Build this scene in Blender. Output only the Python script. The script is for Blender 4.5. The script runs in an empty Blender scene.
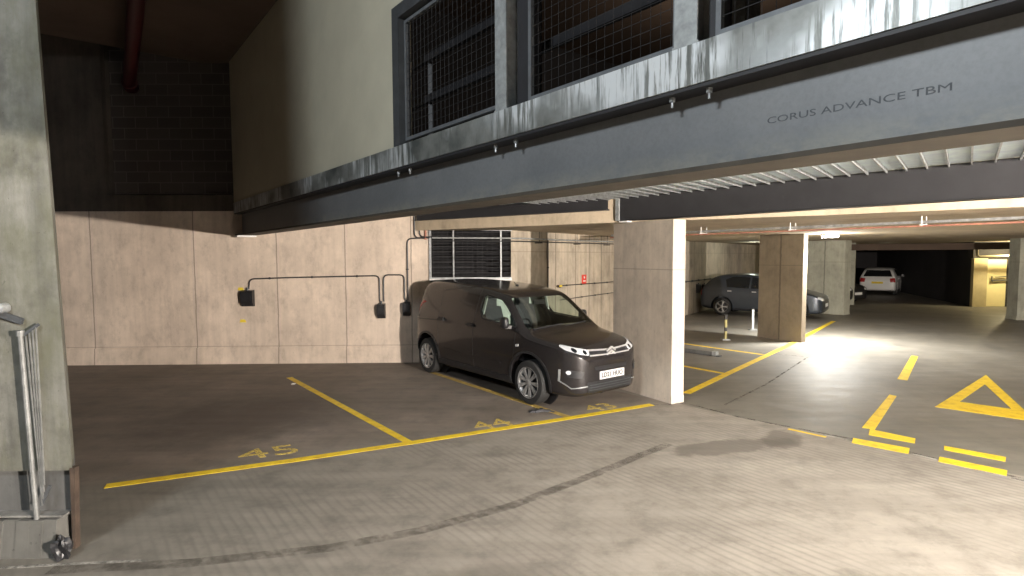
import bpy, bmesh, math, random
from mathutils import Vector, Matrix
from mathutils.bvhtree import BVHTree
random.seed(7)
C = bpy.context.scene.collection
PI = math.pi

# ------------------------------------------------------------------ materials
def node_mat(name):
    m = bpy.data.materials.new(name); m.use_nodes = True
    nt = m.node_tree; b = nt.nodes['Principled BSDF']
    return m, nt, b
def N(nt, typ, **kw):
    n = nt.nodes.new(typ)
    for k, v in kw.items():
        if k.startswith('i_'): n.inputs[k[2:].replace('_', ' ')].default_value = v
        else: setattr(n, k, v)
    return n
def coords(nt, scale=(1, 1, 1), rot=(0, 0, 0)):
    tc = N(nt, 'ShaderNodeTexCoord'); mp = N(nt, 'ShaderNodeMapping')
    mp.inputs['Scale'].default_value = scale; mp.inputs['Rotation'].default_value = rot
    nt.links.new(tc.outputs['Object'], mp.inputs['Vector'])
    return mp.outputs['Vector']
def noise(nt, vec, scale, detail=4, rough=.6):
    n = N(nt, 'ShaderNodeTexNoise'); n.inputs['Scale'].default_value = scale
    n.inputs['Detail'].default_value = detail; n.inputs['Roughness'].default_value = rough
    nt.links.new(vec, n.inputs['Vector']); return n.outputs['Fac']
def ramp(nt, fac, stops):
    r = N(nt, 'ShaderNodeValToRGB'); e = r.color_ramp.elements
    while len(e) < len(stops): e.new(.5)
    for el, (p, c) in zip(e, stops):
        el.position = p; el.color = (*c, 1) if len(c) == 3 else c
    nt.links.new(fac, r.inputs['Fac']); return r.outputs['Color']
def math_(nt, op, a, b=None, c=None, clamp=False):
    n = N(nt, 'ShaderNodeMath', operation=op); n.use_clamp = clamp
    for i, v in enumerate((a, b, c)):
        if v is None: continue
        if isinstance(v, (int, float)): n.inputs[i].default_value = v
        else: nt.links.new(v, n.inputs[i])
    return n.outputs[0]
def mix(nt, fac, a, b, mode='MIX'):
    n = N(nt, 'ShaderNodeMix', data_type='RGBA', blend_type=mode)
    for s, v in ((0, fac), (6, a), (7, b)):
        if isinstance(v, (int, float)): n.inputs[s].default_value = v
        elif isinstance(v, tuple): n.inputs[s].default_value = (*v, 1)
        else: nt.links.new(v, n.inputs[s])
    return n.outputs[2]
def bump(nt, b, h, strength=.3, dist=.01):
    n = N(nt, 'ShaderNodeBump'); n.inputs['Strength'].default_value = strength; n.inputs['Distance'].default_value = dist
    nt.links.new(h, n.inputs['Height']); nt.links.new(n.outputs['Normal'], b.inputs['Normal'])
def g(c): return (c, c, c)
def sep(nt):
    tc = N(nt, 'ShaderNodeTexCoord'); s = N(nt, 'ShaderNodeSeparateXYZ'); nt.links.new(tc.outputs['Object'], s.inputs[0])
    return s.outputs

def plain(name, col, rough=.5, metal=0, var=.15, scale=6, coat=0, bmp=0):
    m, nt, b = node_mat(name)
    v = coords(nt); f = noise(nt, v, scale, 5)
    lo = tuple(max(0, c*(1-var)) for c in col); hi = tuple(min(1, c*(1+var)) for c in col)
    nt.links.new(ramp(nt, f, [(.3, lo), (.7, hi)]), b.inputs['Base Color'])
    b.inputs['Roughness'].default_value = rough; b.inputs['Metallic'].default_value = metal
    b.inputs['Coat Weight'].default_value = coat; b.inputs['Coat Roughness'].default_value = .08
    if bmp: bump(nt, b, noise(nt, v, scale*6, 6), bmp, .005)
    return m

def concrete(name, col, dark=.62, joints=(), axis=0, hlines=(), streak=.5, dirt=.5, rough=.85, green=None, ns=.9):
    """board-marked cast concrete; joints are positions of formwork lines along an axis (0 x, 1 y)"""
    m, nt, b = node_mat(name)
    v = coords(nt); vs = coords(nt, (3, 3, .25)); vb = coords(nt, (9, 9, .12))
    base = ramp(nt, noise(nt, v, ns, 6, .65), [(.3, tuple(c*dark for c in col)), (.5, tuple(c*.92 for c in col)), (.68, tuple(min(1, c*1.1) for c in col))])
    st = ramp(nt, noise(nt, vs, 2.2, 5, .6), [(.34, g(1-streak*.5)), (.6, g(1.0))])
    c1 = mix(nt, 1.0, base, st, 'MULTIPLY')
    bd = ramp(nt, noise(nt, vb, 1.6, 3, .5), [(.35, g(.86)), (.6, g(1.0))])
    c1 = mix(nt, .3, c1, bd, 'MULTIPLY')
    mt = ramp(nt, noise(nt, coords(nt, (1, 1, .6)), 4.5, 7, .72), [(.32, g(.70)), (.5, g(.98)), (.7, g(1.08))])
    c1 = mix(nt, .75, c1, mt, 'MULTIPLY')
    sp = ramp(nt, noise(nt, v, 26, 3, .7), [(.28, g(.55)), (.36, g(1.0))])
    c1 = mix(nt, dirt, c1, sp, 'MULTIPLY')
    if green:
        gm = ramp(nt, noise(nt, coords(nt, (1, 1, .5)), 2.4, 6, .7), [(.42, g(0)), (.62, g(1))])
        c1 = mix(nt, math_(nt, 'MULTIPLY', gm, .7), c1, green)
    S = sep(nt)
    for j in joints:
        wob = math_(nt, 'MULTIPLY', math_(nt, 'SUBTRACT', noise(nt, v, 3, 4), .5), .03)
        d = math_(nt, 'ABSOLUTE', math_(nt, 'SUBTRACT', math_(nt, 'ADD', S[axis], wob), j))
        k = math_(nt, 'LESS_THAN', d, .011)
        kk = math_(nt, 'MULTIPLY', k, .7)
        c1 = mix(nt, kk, c1, tuple(c*.25 for c in col))
    for h in hlines:
        d = math_(nt, 'ABSOLUTE', math_(nt, 'SUBTRACT', S[2], h))
        c1 = mix(nt, math_(nt, 'MULTIPLY', math_(nt, 'LESS_THAN', d, .008), .5), c1, tuple(c*.35 for c in col))
    nt.links.new(c1, b.inputs['Base Color']); b.inputs['Roughness'].default_value = rough
    bump(nt, b, noise(nt, coords(nt, (1, 1, .4)), 14, 6, .7), .25, .01)
    return m

M = {}
M['back'] = concrete('cast_concrete_pink', (.68, .57, .47), .78, (-8.41, -6.38, -4.74, -3.37, -2.04), 0, (.355,), .22, .5)
M['back_up'] = concrete('cast_concrete_shaded', (.085, .07, .055), .6)  # same wall as below, darkened to paint in the shade above the beam
M['side'] = concrete('cast_concrete_side', (.58, .505, .40), .6, (1.0, 1.55, 1.95, 2.35, 4.4, 6.8, 9.2), 0, (2.25,), .45, .5)
M['pillar'] = concrete('pillar_concrete', (.66, .58, .49), .75, (), 0, (1.95,), .3, .6)
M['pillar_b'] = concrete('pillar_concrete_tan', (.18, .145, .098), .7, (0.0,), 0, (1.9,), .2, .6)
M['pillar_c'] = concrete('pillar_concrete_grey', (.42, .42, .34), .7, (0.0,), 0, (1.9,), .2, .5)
M['pier'] = concrete('mossy_concrete', (.215, .213, .185), .42, (), 0, (), .7, .9, green=(.105, .105, .065), ns=2.6)
M['slab'] = concrete('soffit_concrete', (.56, .465, .34), .75, (), 0, (), .1, .3)
M['ledge'] = concrete('pale_ledge_concrete', (.26, .255, .235), .5, ns=6)
M['base_dark'] = concrete('dark_concrete', (.13, .13, .125), .6)  # even dark grey concrete
M['kerb'] = concrete('broken_concrete', (.13, .127, .115), .45, (), 0, (), .2, .9)
M['plaster'] = plain('cream_plaster', (.52, .49, .38), .8, 0, .06, 2, 0, .1)
M['upper_c'] = plain('upper_ceiling_shaded', (.09, .062, .045), .9, 0, .2, 1)  # colour lowered to stand in for the lack of light up here
M['dark_wall'] = plain('dark_wall_paint', (.035, .033, .035), .9, 0, .2, 1)
M['charcoal'] = plain('charcoal_steel', (.024, .024, .027), .55, 0, .15, 5)
M['steel_dark'] = plain('dark_frame_paint', (.07, .075, .08), .5, .2, .2, 8)
M['frame_grey'] = plain('screen_frame_grey', (.16, .17, .18), .5, .3, .2, 10)
M['plate'] = plain('plate_white', (.62, .62, .62), .5, 0, .02, 5)
M['post_yellow'] = plain('faded_post_yellow', (.42, .38, .16), .6, 0, .2, 10)
M['barrier'] = plain('weathered_barrier_steel', (.20, .205, .20), .6, .3, .3, 12)
M['bulk'] = plain('bulkhead_grey_green', (.40, .44, .40), .8, 0, .05, 4)
M['stencil'] = plain('rolled_mark_grey', (.075, .083, .092), .6, 0, .2, 30)
M['galv'] = plain('galvanised_steel', (.50, .52, .53), .45, .7, .3, 14)
M['galv_d'] = plain('dull_galvanised_steel', (.36, .38, .38), .6, .4, .3, 14)
M['deck'] = plain('steel_deck', (.72, .84, 1.0), .38, .35, .18, 5)
M['black'] = plain('black_plastic', (.018, .018, .02), .4, 0, .2, 10)
M['rubber'] = plain('tyre_rubber', (.02, .02, .02), .85, 0, .2, 20)
M['conduit'] = plain('grey_black_conduit', (.045, .045, .047), .45, .3, .2, 10)
M['copper'] = plain('red_cable', (.38, .17, .12), .7, 0, .35, 12)
M['white'] = plain('white_paint', (.8, .8, .78), .6, 0, .05, 5)
M['red'] = plain('red_plastic', (.75, .05, .03), .4, 0, .05, 5)
M['red_pipe'] = plain('red_pipe_paint', (.05, .002, .005), .5, 0, .1, 5)  # red darkened in colour for the upper shade
M['wood'] = plain('rusty_edge', (.055, .037, .026), .8, 0, .35, 9)
M['wire'] = plain('dark_wire', (.035, .035, .037), .6, .3, .2, 8)
M['yel_mark'] = plain('yellow_crayon', (.8, .62, .05), .7, 0, .1, 9)
M['chrome'] = plain('chrome', (.9, .9, .92), .28, .7, .03, 3)
M['alloy'] = plain('wheel_silver', (.50, .50, .50), .35, .6, .1, 5)
M['van'] = plain('dark_grey_metallic_paint', (.030, .027, .028), .26, .45, .05, 3, .6)
M['car_grey'] = plain('slate_grey_paint', (.045, .055, .07), .35, .4, .05, 3, .6)
M['car_black'] = plain('black_car_paint', (.02, .02, .022), .3, .2, .05, 3, .6)
M['car_white'] = plain('white_car_paint', (.75, .75, .72), .4, 0, .03, 3, .5)
M['fabric'] = plain('seat_fabric', (.05, .05, .055), .9, 0, .2, 30)
M['trim'] = plain('pale_pillar_trim', (.50, .52, .48), .7, 0, .05, 10)
M['tail'] = plain('tail_light_red', (.35, .02, .02), .25, 0, .1, 5)
M['lamp'] = plain('headlight_lens', (.85, .88, .92), .15, .4, .03, 12)
M['door_y'] = plain('cream_door_paint', (.80, .70, .38), .6, 0, .05, 3)
M['tan_wall'] = plain('tan_wall_paint', (.50, .42, .24), .8, 0, .1, 3)
M['glint'] = plain('black_glass', (.012, .014, .016), .06, 0, .05, 3)

def glass(name, tint=(.90, .94, .92)):
    m, nt, b = node_mat(name); nt.nodes.remove(b)
    t = N(nt, 'ShaderNodeBsdfTransparent'); t.inputs[0].default_value = (*tint, 1)
    gl = N(nt, 'ShaderNodeBsdfGlossy'); gl.inputs['Roughness'].default_value = .03; gl.inputs['Color'].default_value = (.9, .95, .95, 1)
    fr = N(nt, 'ShaderNodeLayerWeight'); fr.inputs[0].default_value = .5
    mx = N(nt, 'ShaderNodeMixShader'); nt.links.new(math_(nt, 'MULTIPLY_ADD', math_(nt, 'POWER', fr.outputs['Facing'], 4.0), .45, .04), mx.inputs[0]); nt.links.new(t.outputs[0], mx.inputs[1]); nt.links.new(gl.outputs[0], mx.inputs[2])
    nt.links.new(mx.outputs[0], nt.nodes['Material Output'].inputs[0])
    return m
M['glass'] = glass('window_glass')

def emis(name, col, s):
    m, nt, b = node_mat(name)
    b.inputs['Emission Color'].default_value = (*col, 1); b.inputs['Emission Strength'].default_value = s
    b.inputs['Base Color'].default_value = (.9, .9, .9, 1)
    return m
M['tube'] = emis('lit_lamp_diffuser', (1, .97, .9), 60)

def paint_yellow():
    m, nt, b = node_mat('worn_yellow_line_paint')
    v = coords(nt)
    c = ramp(nt, noise(nt, v, 7, 6, .75), [(.3, (.55, .34, .03)), (.5, (.78, .55, .02)), (.7, (.86, .64, .03))])
    b.inputs['Roughness'].default_value = .6
    nt.links.new(c, b.inputs['Base Color'])
    return m
M['yellow'] = paint_yellow()
def paint_faded(name, thr):
    m, nt, b = node_mat(name)
    v = coords(nt)
    f = noise(nt, v, 16, 5, .8)
    c = ramp(nt, f, [(.3, (.22, .17, .11)), (.5, (.62, .46, .10))])
    nt.links.new(c, b.inputs['Base Color']); b.inputs['Roughness'].default_value = .75
    a = ramp(nt, noise(nt, v, 45, 3, .7), [(thr-.06, g(0)), (thr+.06, g(1))])
    nt.links.new(a, b.inputs['Alpha'])
    return m
M['faded'] = paint_faded('faded_yellow_stencil_paint', .42)
M['yellow_dull'] = plain('dull_yellow_line_paint', (.42, .29, .07), .7, 0, .35, 9)
M['joint'] = paint_faded('joint_dirt', .44)
def joint_mat(name, col, thr, top=1):
    m, nt, b = node_mat(name); v = coords(nt)
    nt.links.new(ramp(nt, noise(nt, v, 5, 4), [(.3, tuple(c*.7 for c in col)), (.7, col)]), b.inputs['Base Color'])
    a = ramp(nt, noise(nt, v, 6, 6, .8), [(thr-.1, g(0)), (thr+.1, g(top))])
    nt.links.new(a, b.inputs['Alpha']); b.inputs['Roughness'].default_value = .9
    return m
M['joint'] = joint_mat('dark_joint_filler', (.15, .13, .108), .56)
M['worn'] = joint_mat('worn_joint_band', (.15, .13, .105), .50, .30)
M['joint_pale'] = joint_mat('pale_joint_filler', (.42, .40, .36), .47)

def floor_mat():
    m, nt, b = node_mat('car_park_floor_concrete')
    v = coords(nt); S = sep(nt); X, Y = S[0], S[1]
    n1 = noise(nt, v, .55, 6, .65); n2 = noise(nt, v, 3.2, 6, .7); n3 = noise(nt, v, 30, 4, .7)
    # zones: ramp concrete this side of the joint, smoother grey aisle beyond, brown bays
    s1 = math_(nt, 'ADD', math_(nt, 'MULTIPLY', X, .73), math_(nt, 'MULTIPLY', Y, .68))    # joint line runs through (2.5,8.15)-(4.9,5.3)
    z1 = math_(nt, 'GREATER_THAN', math_(nt, 'ADD', s1, math_(nt, 'MULTIPLY', math_(nt, 'SUBTRACT', n2, .5), .12)), 7.26)
    bayd = math_(nt, 'SUBTRACT', math_(nt, 'MULTIPLY', Y, .905), math_(nt, 'MULTIPLY', X, .425))     # distance behind the bay line
    zb = math_(nt, 'SUBTRACT', bayd, 6.37)
    zb = math_(nt, 'MULTIPLY_ADD', zb, 1.6, math_(nt, 'MULTIPLY', math_(nt, 'SUBTRACT', n1, .3), 2.0), clamp=True)
    rampc = ramp(nt, n1, [(.3, (.235, .21, .178)), (.55, (.315, .283, .242)), (.75, (.38, .347, .30))])
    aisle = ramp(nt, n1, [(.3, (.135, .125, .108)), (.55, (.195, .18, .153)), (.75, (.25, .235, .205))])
    bay = ramp(nt, n1, [(.3, (.14, .115, .092)), (.55, (.20, .168, .138)), (.75, (.26, .225, .19))])
    # light gradient painted in: ramp colour darker towards the left
    left_shade = math_(nt, 'MULTIPLY_ADD', X, -.22, math_(nt, 'MULTIPLY_ADD', n1, .8, -.15), clamp=True)
    rampc = mix(nt, math_(nt, 'MULTIPLY', left_shade, .85), rampc, (.165, .155, .13))
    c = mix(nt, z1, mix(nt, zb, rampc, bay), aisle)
    blot = ramp(nt, n2, [(.3, g(.62)), (.5, g(.98)), (.72, g(1.15))])
    c = mix(nt, 1, c, blot, 'MULTIPLY')
    sp = ramp(nt, n3, [(.27, g(.6)), (.36, g(1))])
    c = mix(nt, .7, c, sp, 'MULTIPLY')
    # oil / damp stains, a pale smear, and pier shade painted into the left bay
    def ell(cx, cy, ax, ay, ang, lo=.6, hi=1.1):
        dx = math_(nt, 'SUBTRACT', X, cx); dy = math_(nt, 'SUBTRACT', Y, cy)
        ca, sa = math.cos(ang), math.sin(ang)
        u = math_(nt, 'ADD', math_(nt, 'MULTIPLY', dx, ca/ax), math_(nt, 'MULTIPLY', dy, sa/ax))
        w = math_(nt, 'ADD', math_(nt, 'MULTIPLY', dx, -sa/ay), math_(nt, 'MULTIPLY', dy, ca/ay))
        r = math_(nt, 'ADD', math_(nt, 'MULTIPLY', u, u), math_(nt, 'MULTIPLY', w, w))
        r = math_(nt, 'ADD', r, math_(nt, 'MULTIPLY', math_(nt, 'SUBTRACT', noise(nt, v, 2.6, 6, .7), .5), 1.8))
        return ramp(nt, r, [(lo, g(1)), (min(1, hi), g(0))])
    for e, k, col in ((ell(2.45, 6.25, .95, .26, .28, .45, .8), .62, (.10, .085, .07)), (ell(3.15, 6.5, .5, .26, .9, .4, .8), .6, (.10, .085, .07)),
                      (ell(-3.6, 7.6, 1.6, 1.5, .6, .2, 1), .6, (.07, .055, .045)), (ell(-.3, 3.6, .9, .25, .2, .3, .9), .4, (.10, .085, .07)),
                      (ell(3.9, 7.9, .5, .2, -.8, .2, .8), .12, (.45, .45, .42))):
        c = mix(nt, math_(nt, 'MULTIPLY', e, k), c, col)
    # tamped ribs along the beam direction on the ramp
    nn = math_(nt, 'ADD', math_(nt, 'MULTIPLY', X, .7906), math_(nt, 'MULTIPLY', Y, .6124))
    wob = math_(nt, 'MULTIPLY', noise(nt, coords(nt, (1, 1, 1)), .9, 2), .08)
    rib = math_(nt, 'SINE', math_(nt, 'MULTIPLY', math_(nt, 'ADD', nn, wob), 78))
    rib01 = math_(nt, 'MULTIPLY_ADD', rib, .5, .5)
    ribmask = math_(nt, 'MULTIPLY', math_(nt, 'MULTIPLY', math_(nt, 'SUBTRACT', 1, z1), math_(nt, 'SUBTRACT', 1, zb)), ramp(nt, noise(nt, v, .8, 4), [(.40, g(0)), (.6, g(1))]))
    dk = math_(nt, 'MULTIPLY', math_(nt, 'MULTIPLY', math_(nt, 'POWER', rib01, 3.0), ribmask), .30)
    c = mix(nt, dk, c, (.10, .09, .075))
    # streaks of tyre wear along the lane
    t = noise(nt, coords(nt, (.35, 5, 1), (0, 0, .912)), 1.2, 4, .6)
    c = mix(nt, .5, c, ramp(nt, t, [(.35, g(.78)), (.6, g(1.08))]), 'MULTIPLY')
    nt.links.new(c, b.inputs['Base Color'])
    r = mix(nt, z1, ramp(nt, n2, [(.3, g(.62)), (.7, g(.85))]), ramp(nt, n2, [(.3, g(.45)), (.7, g(.62))]))
    nt.links.new(r, b.inputs['Roughness'])
    h = math_(nt, 'ADD', math_(nt, 'MULTIPLY', math_(nt, 'MULTIPLY', rib01, ribmask), .5), math_(nt, 'ADD', math_(nt, 'MULTIPLY', n3, .4), n2))
    bump(nt, b, h, .35, .006)
    return m
M['floor'] = floor_mat()

def steel_web_mat():
    m, nt, b = node_mat('blue_grey_primer_steel')
    v = coords(nt); S = sep(nt)
    c = ramp(nt, noise(nt, v, 1.3, 6, .65), [(.25, (.165, .173, .180)), (.5, (.20, .208, .215)), (.75, (.225, .232, .236))])
    c = mix(nt, .5, c, ramp(nt, noise(nt, v, 40, 4, .7), [(.3, g(.8)), (.6, g(1.05))]), 'MULTIPLY')
    # dust band along the foot of the web
    k = math_(nt, 'MULTIPLY_ADD', math_(nt, 'SUBTRACT', S[2], .02), -7, 1.0, clamp=True)
    k = math_(nt, 'MULTIPLY', k, ramp(nt, noise(nt, coords(nt, (1, 1, 2)), 4, 6, .75), [(.35, g(0)), (.6, g(1))]))
    c = mix(nt, math_(nt, 'MULTIPLY', k, .7), c, (.36, .34, .27))
    nt.links.new(c, b.inputs['Base Color']); b.inputs['Roughness'].default_value = .5; b.inputs['Metallic'].default_value = .15
    bump(nt, b, noise(nt, v, 8, 5), .15, .004)
    return m
M['web'] = steel_web_mat()
M['flange'] = plain('dusty_brown_steel', (.065, .055, .042), .75, 0, .25, 6)
def channel_mat():
    m, nt, b = node_mat('weathered_galvanised_channel')
    v = coords(nt)
    c = ramp(nt, noise(nt, v, 1.6, 6, .6), [(.32, (.10, .11, .105)), (.46, (.24, .25, .235)), (.62, (.36, .38, .38))])
    runs = ramp(nt, noise(nt, coords(nt, (13, 13, .9)), 1.7, 5, .7), [(.44, g(0)), (.53, g(1))])
    patch = ramp(nt, noise(nt, coords(nt, (1.4, 1.4, 1.4)), 1.1, 4, .5), [(.42, g(0)), (.55, g(1))])
    c = mix(nt, math_(nt, 'MULTIPLY', math_(nt, 'MULTIPLY', runs, patch), .85), c, (.86, .90, .92))
    drips = ramp(nt, noise(nt, coords(nt, (17, 17, 1.1)), 1.3, 5, .75), [(.36, g(1)), (.43, g(0))])
    c = mix(nt, math_(nt, 'MULTIPLY', drips, .7), c, (.12, .13, .12))
    nt.links.new(c, b.inputs['Base Color']); b.inputs['Roughness'].default_value = .42; b.inputs['Metallic'].default_value = .35
    return m
M['channel'] = channel_mat()
def block_mat():
    m, nt, b = node_mat('shaded_blockwork')
    br = N(nt, 'ShaderNodeTexBrick'); br.inputs['Scale'].default_value = 1
    br.inputs['Brick Width'].default_value = .44; br.inputs['Row Height'].default_value = .215; br.inputs['Mortar Size'].default_value = .008
    br.inputs['Color1'].default_value = (.045, .038, .032, 1); br.inputs['Color2'].default_value = (.06, .05, .043, 1); br.inputs['Mortar'].default_value = (.10, .09, .08, 1)  # block colours darkened to carry the upper wall's shade
    v = coords(nt, (1, 1, 1), (PI/2, 0, 0)); nt.links.new(v, br.inputs['Vector'])
    nt.links.new(br.outputs['Color'], b.inputs['Base Color']); b.inputs['Roughness'].default_value = .9
    return m
M['block'] = block_mat()

# ------------------------------------------------------------------ geometry helpers
def world_of(o):
    m = o.matrix_basis.copy()
    return world_of(o.parent) @ m if o.parent else m
class MB:
    def __init__(s): s.bm = bmesh.new()
    def quadbox(s, foot, z0, z1, top=None):
        """prism over an xy footprint polygon; top footprint may differ (batter)"""
        top = top or foot
        a = [s.bm.verts.new((p[0], p[1], z0)) for p in foot]; b = [s.bm.verts.new((p[0], p[1], z1)) for p in top]
        n = len(a); fs = []
        fs.append(s.bm.faces.new(a[::-1])); fs.append(s.bm.faces.new(b))
        for i in range(n): fs.append(s.bm.faces.new((a[i], a[(i+1) % n], b[(i+1) % n], b[i])))
        return s
    def box(s, x0, x1, y0, y1, z0, z1): return s.quadbox([(x0, y0), (x1, y0), (x1, y1), (x0, y1)], z0, z1)
    def bar(s, p, q, w, h, up=(0, 0, 1)):
        """rectangular bar from p to q, w across, h along up"""
        p, q = Vector(p), Vector(q); d = (q-p).normalized(); u = Vector(up)
        if abs(d.dot(u)) > .99: u = Vector((1, 0, 0))
        r = d.cross(u).normalized(); u = r.cross(d).normalized()
        vs = [[s.bm.verts.new(o + r*(a*w/2) + u*(b*h/2)) for a, b in ((-1, -1), (1, -1), (1, 1), (-1, 1))] for o in (p, q)]
        s.bm.faces.new(vs[0][::-1]); s.bm.faces.new(vs[1])
        for i in range(4): s.bm.faces.new((vs[0][i], vs[0][(i+1) % 4], vs[1][(i+1) % 4], vs[1][i]))
        return s
    def tube(s, pts, r, seg=8, caps=True):
        pts = [Vector(p) for p in pts]; rings = []
        up = None
        for i, p in enumerate(pts):
            d = (pts[min(i+1, len(pts)-1)] - pts[max(i-1, 0)]).normalized()
            if up is None or abs(d.dot(up)) > .98:
                up = Vector((0, 0, 1)) if abs(d.z) < .9 else Vector((1, 0, 0))
            a = d.cross(up).normalized(); b = a.cross(d).normalized(); up = b
            rr = r[i] if isinstance(r, (list, tuple)) else r
            rings.append([s.bm.verts.new(p + a*math.cos(t*2*PI/seg)*rr + b*math.sin(t*2*PI/seg)*rr) for t in range(seg)])
        for k in range(len(rings)-1):
            for i in range(seg): s.bm.faces.new((rings[k][i], rings[k][(i+1) % seg], rings[k+1][(i+1) % seg], rings[k+1][i]))
        if caps: s.bm.faces.new(rings[0][::-1]); s.bm.faces.new(rings[-1])
        return s
    def lathe(s, prof, axis='z', seg=24, c=(0, 0, 0)):
        """prof = [(radius, height)], closed loop when first == last"""
        rings = []
        for r, h in prof:
            ring = []
            for t in range(seg):
                a, b_ = r*math.cos(2*PI*t/seg), r*math.sin(2*PI*t/seg)
                co = {'z': (a, b_, h), 'y': (a, h, b_), 'x': (h, a, b_)}[axis]
                ring.append(s.bm.verts.new(Vector(co)+Vector(c)))
            rings.append(ring)
        for k in range(len(rings)-1):
            for i in range(seg):
                s.bm.faces.new((rings[k][i], rings[k][(i+1) % seg], rings[k+1][(i+1) % seg], rings[k+1][i]))
        if prof[0] != prof[-1]:
            s.bm.faces.new(rings[0][::-1]); s.bm.faces.new(rings[-1])
        return s
    def strip(s, pts, w, z0=.0, z1=.003):
        """flat painted strip following a floor polyline"""
        P = [Vector((p[0], p[1])) for p in pts]; L, R = [], []
        for i, p in enumerate(P):
            d = (P[min(i+1, len(P)-1)] - P[max(i-1, 0)]).normalized(); n = Vector((-d.y, d.x))
            L.append(p+n*w/2); R.append(p-n*w/2)
        foot = L + R[::-1]
        for i in range(len(P)-1):
            s.quadbox([R[i], R[i+1], L[i+1], L[i]], z0, z1)
        return s
    def build(s, name, mat, parent=None, local=False, smooth=False, bevel=0):
        bmesh.ops.remove_doubles(s.bm, verts=s.bm.verts, dist=1e-6) if False else None
        if bevel:
            bmesh.ops.bevel(s.bm, geom=[e for e in s.bm.edges if len(e.link_faces) == 2 and e.calc_face_angle(0) > .6], offset=bevel, segments=2, affect='EDGES')
        bmesh.ops.recalc_face_normals(s.bm, faces=s.bm.faces)
        me = bpy.data.meshes.new(name); s.bm.to_mesh(me); s.bm.free()
        o = bpy.data.objects.new(name, me); C.objects.link(o)
        me.materials.append(mat)
        if parent:
            if not local: me.transform(world_of(parent).inverted())
            o.parent = parent
        if smooth:
            me.shade_smooth(); me.set_sharp_from_angle(angle=math.radians(35))
        return o
def thing(name, label, cat, loc=(0, 0, 0), rz=0, group=None):
    o = bpy.data.objects.new(name, None); C.objects.link(o); o.location = loc; o.rotation_euler = (0, 0, rz)
    o.empty_display_size = .1
    return tag(o, label, cat, group)
def tag(o, label, cat, group=None):
    o['label'] = label; o['category'] = cat
    if group: o['group'] = group
    return o
def struct(o, label=None):
    o['kind'] = 'structure'
    if label: o['label'] = label
    return o
def text_obj(body, size, mat, name, loc, xdir, ydir, parent, depth=.002, align='LEFT', width=None, height=None, bold=0):
    cu = bpy.data.curves.new('t', 'FONT'); cu.body = body; cu.size = size; cu.extrude = depth; cu.offset = bold; cu.align_x = align
    cu.resolution_u = 3
    t = bpy.data.objects.new('t', cu); C.objects.link(t); bpy.context.view_layer.update()
    me = bpy.data.meshes.new_from_object(t.evaluated_get(bpy.context.evaluated_depsgraph_get()))
    bpy.data.objects.remove(t)
    xs = [v.co.x for v in me.vertices]; ys = [v.co.y for v in me.vertices]
    sx = width/(max(xs)-min(xs)) if width else 1; sy = height/(max(ys)-min(ys)) if height else 1
    x0, y0 = min(xs), min(ys)
    x = Vector(xdir).normalized(); y = Vector(ydir).normalized(); z = x.cross(y)
    for v in me.vertices:
        v.co = Vector(loc) + x*((v.co.x-x0)*sx) + y*((v.co.y-y0)*sy) + z*v.co.z
    me.transform(world_of(parent).inverted()) if parent else None
    me.name = name; me.materials.clear(); me.materials.append(mat)
    o = bpy.data.objects.new(name, me); C.objects.link(o); o.parent = parent
    return o

# beam-line frame: t along the big beam from its seat in the back wall, n across it (away from us)
B0 = Vector((-5.506, 11.289)); BD = Vector((.6124, -.7906)); BN = Vector((.7906, .6124))
def Bp(t, n=0): p = B0 + BD*t + BN*n; return (p.x, p.y)
def B3(t, n, z): return (*Bp(t, n), z)
def bbox(mb, t0, t1, n0, n1, z0, z1): return mb.quadbox([Bp(t0, n0), Bp(t1, n0), Bp(t1, n1), Bp(t0, n1)], z0, z1)
def backy(x): return 11.30 + (x+9.04)*.0241        # face of the back wall
W0 = Vector((-.019, 11.517)); WD = Vector((.5806, .8142)); WN = Vector((.8142, -.5806))   # side wall running away to the right

# ------------------------------------------------------------------ setting
fl = struct(MB().box(-14, 34, -6, 44, -.3, 0).build('floor', M['floor']))
# painted lines and stencilled numbers are parts of the floor
def fpart(mb, name, mat, label=None):
    o = mb.build(name, mat, fl)
    if label: o['label'] = label
    return o
fpart(MB().strip([(-3.85, 5.215), (-3.0, 5.58), (-2.27, 5.9), (-1.19, 6.42), (.765, 7.406), (2.02, 8.07)], .115), 'bay_front_line', M['yellow'], 'long yellow line closing the near parking bays')
fpart(MB().strip([(-1.22, 6.46), (-4.0, 10.02)], .10), 'bay_divider_line', M['yellow'], 'yellow divider left of the van bay, running to the back wall')
fpart(MB().strip([(.75, 7.45), (-1.56, 10.5)], .10), 'bay_divider_line', M['yellow_dull'], 'dull yellow divider beside the van')
fpart(MB().strip([(2.72, 8.73), (3.914, 10.18), (6.541, 13.33), (10.5, 18.35)], .13), 'bay_front_line', M['yellow'], 'yellow line running away past the pillars')
fpart(MB().strip([(3.88, 10.2), (2.1, 12.6)], .10), 'bay_divider_line', M['yellow'], 'divider just beyond the lit pillar')
fpart(MB().strip([(5.44, 12.15), (3.1, 15.2)], .10), 'bay_divider_line', M['yellow'], 'divider in front of the folding posts')
def quad(pts, name, label):
    m = MB(); m.quadbox(pts[::-1], 0, .003); fpart(m, name, M['yellow'], label)
quad([(4.42, 6.87), (4.72, 6.5), (4.59, 6.33), (4.26, 6.64)], 'give_way_bar', 'short yellow bar, upper left of four')
quad([(4.01, 6.53), (4.42, 6.17), (4.28, 5.99), (3.89, 6.36)], 'give_way_bar', 'short yellow bar, lower left of four')
quad([(4.86, 6.24), (5.24, 5.88), (5.12, 5.75), (4.76, 6.11)], 'give_way_bar', 'short yellow bar, upper right of four')
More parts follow.
